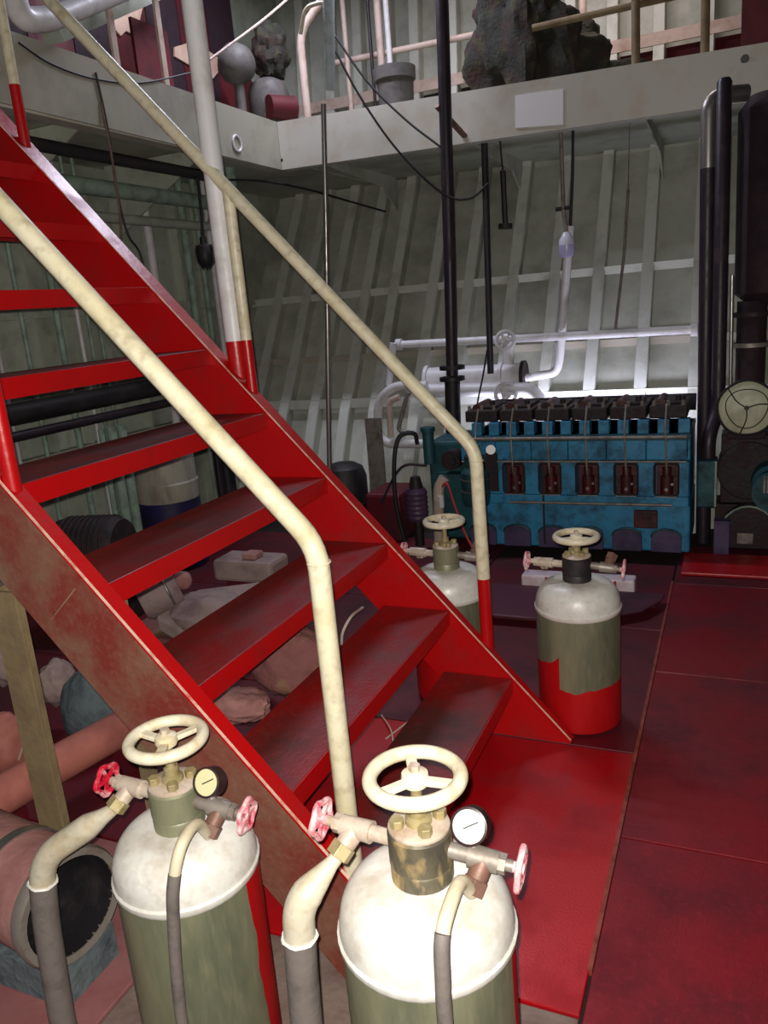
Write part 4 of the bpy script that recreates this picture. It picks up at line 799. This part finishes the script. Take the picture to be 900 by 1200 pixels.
link('base', MB().box((-2.65, 2.66, 0.002), (-1.95, 2.98, 0.10)), 'rag_brown', pm, bevel=0.01, smooth=False)
# rags and bits below the lower treads
def blobthing(name, u, v, y, r, seed, m, lab, cat, amp=0.2, sc=1.7):
    c = PY(u, v, y); c.z = max(c.z, r[2] * 0.8); return single(name, MB().blob(c, r, amp, sc, 44, 30, seed, 0.001), m, lab, cat)
blobthing('rag_heap', 342, 775, 2.15, (0.15, 0.12, 0.13), 11, 'rag_brown', 'crumpled brown and yellow rags below the lower treads', 'rags')
blobthing('rag_heap', 280, 826, 1.95, (0.11, 0.09, 0.05), 12, 'dusty_pink', 'flat pinkish rag lying on the floor under the stair', 'rags')
blobthing('rag_heap', 300, 742, 2.5, (0.10, 0.08, 0.10), 15, 'rag_brown', 'dark brown rag lump under the stair beside the rags', 'rags')
cable([PZ(452, 866, 0.001), PZ(474, 849, 0.002), PZ(493, 834, 0.001)], 0.003, 'wire_pale', 'loose pale wire on the floor below the second tread')
cable([PZ(447, 838, 0.004), PZ(458, 855, 0.02), PZ(462, 880, 0.004)], 0.003, 'wire_pale', 'second loose wire crossing the first below the treads')
cable([PY(425, 712, 2.431), PY(412, 722, 2.3), PY(402, 740, 2.25), PY(400, 755, 2.2)], 0.005, 'cable_white', 'pale cord hanging behind the third tread')
# left foreground: big dusty pipe, drum motor, cloth
a, b_ = PZ(170, 838, 0.16), PZ(-40, 955, 0.16)
single('suction_pipe', MB().cyl(a, b_, 0.062, n=20), 'pink_pipe', 'thick dusty pink suction pipe crossing the floor behind the post', 'pipe')
for t in (0.15, 0.8): 
    q = a.lerp(b_, t); single('pipe_saddle', MB().box((q.x - 0.03, q.y - 0.03, 0.001), (q.x + 0.03, q.y + 0.03, 0.097)), 'floor_dark', 'small steel saddle under the thick pink suction pipe', 'saddle', 'saddles of the suction pipe', smooth=False)
cd = Vector((0.97, -0.16, 0.03)).normalized(); c = PY(84, 1062, 1.07)
dm = thing('blower_duct', 'dusty pink round blower duct with bright steel rim beside the gas bottle', 'duct', (c.x, c.y, 0))
link('shell', MB().lathe([(0.120, -0.55), (0.124, -0.5), (0.124, -0.01)], c, cd, 36), 'dusty_pink', dm)
link('inner_wall', MB().lathe([(0.112, 0.0), (0.105, -0.25), (0.0, -0.26)], c, cd, 36), 'pipe_black', dm)
link('steel_rim', MB().lathe([(0.112, -0.02), (0.112, 0.004), (0.128, 0.006), (0.133, -0.006), (0.130, -0.03), (0.124, -0.03)], c, cd, 44), 'steel_dull', dm)
link('clamp_band', MB().lathe([(0.1245, -0.20), (0.129, -0.20), (0.129, -0.17), (0.1245, -0.17)], c, cd, 40), 'steel', dm)
link('cradle', MB().box((c.x - 0.30, c.y - 0.05, 0.001), (c.x - 0.02, c.y + 0.12, max(0.02, c.z - 0.150))), 'slate_cloth', dm, smooth=False)
blobthing('slate_sack', 112, 830, 2.0, (0.13, 0.11, 0.16), 21, 'slate_cloth', 'slate grey wrinkled sack behind the olive post', 'sack', 0.12, 1.6)
blobthing('rag_heap', 68, 800, 2.05, (0.07, 0.07, 0.09), 22, 'dusty_grey', 'pale dusty rag hanging over the slate sack', 'rags')
blobthing('valve_lump', 8, 880, 1.75, (0.08, 0.08, 0.12), 23, 'pink_pipe', 'rusty pink valve body behind the thick suction pipe', 'valve', 0.1, 1.5)
blobthing('rag_heap', 4, 775, 2.0, (0.09, 0.08, 0.10), 24, 'dusty_grey', 'grey dusty lump left of the olive post', 'rags')
cable([PY(22, 890, 1.72), PY(30, 870, 1.72), PY(40, 885, 1.72), PY(28, 915, 1.72), PY(15, 925, 1.72)], 0.004, 'cable_white', 'tangled white string beside the olive post')
# ceiling tube fixtures and the tube behind the engine
for (x, y, z, lab) in ((-2.3, 4.75, 4.165, 'ceiling fluorescent fixture over the stair head'), (-1.0, 6.0, 4.16, 'ceiling fluorescent fixture over the gallery')):
    o = thing('tube_fixture', lab, 'lamp', (x, y, z)); link('housing', MB().box((x - 0.62, y - 0.08, z - 0.02), (x + 0.62, y + 0.08, z + 0.018)), 'pipe_white', o, smooth=False)
o = thing('tube_fixture', 'fluorescent tube low behind the engine facing the hull', 'lamp', (-0.95, 5.15, 0.8))
link('housing', MB().box((-1.62, 5.085, 0.70), (-0.28, 5.125, 0.76)), 'pipe_white', o, smooth=False)
link('bracket', MB().box((-0.97, 5.09, 0.4), (-0.93, 5.12, 0.699)), 'steel_dull', o, smooth=False)
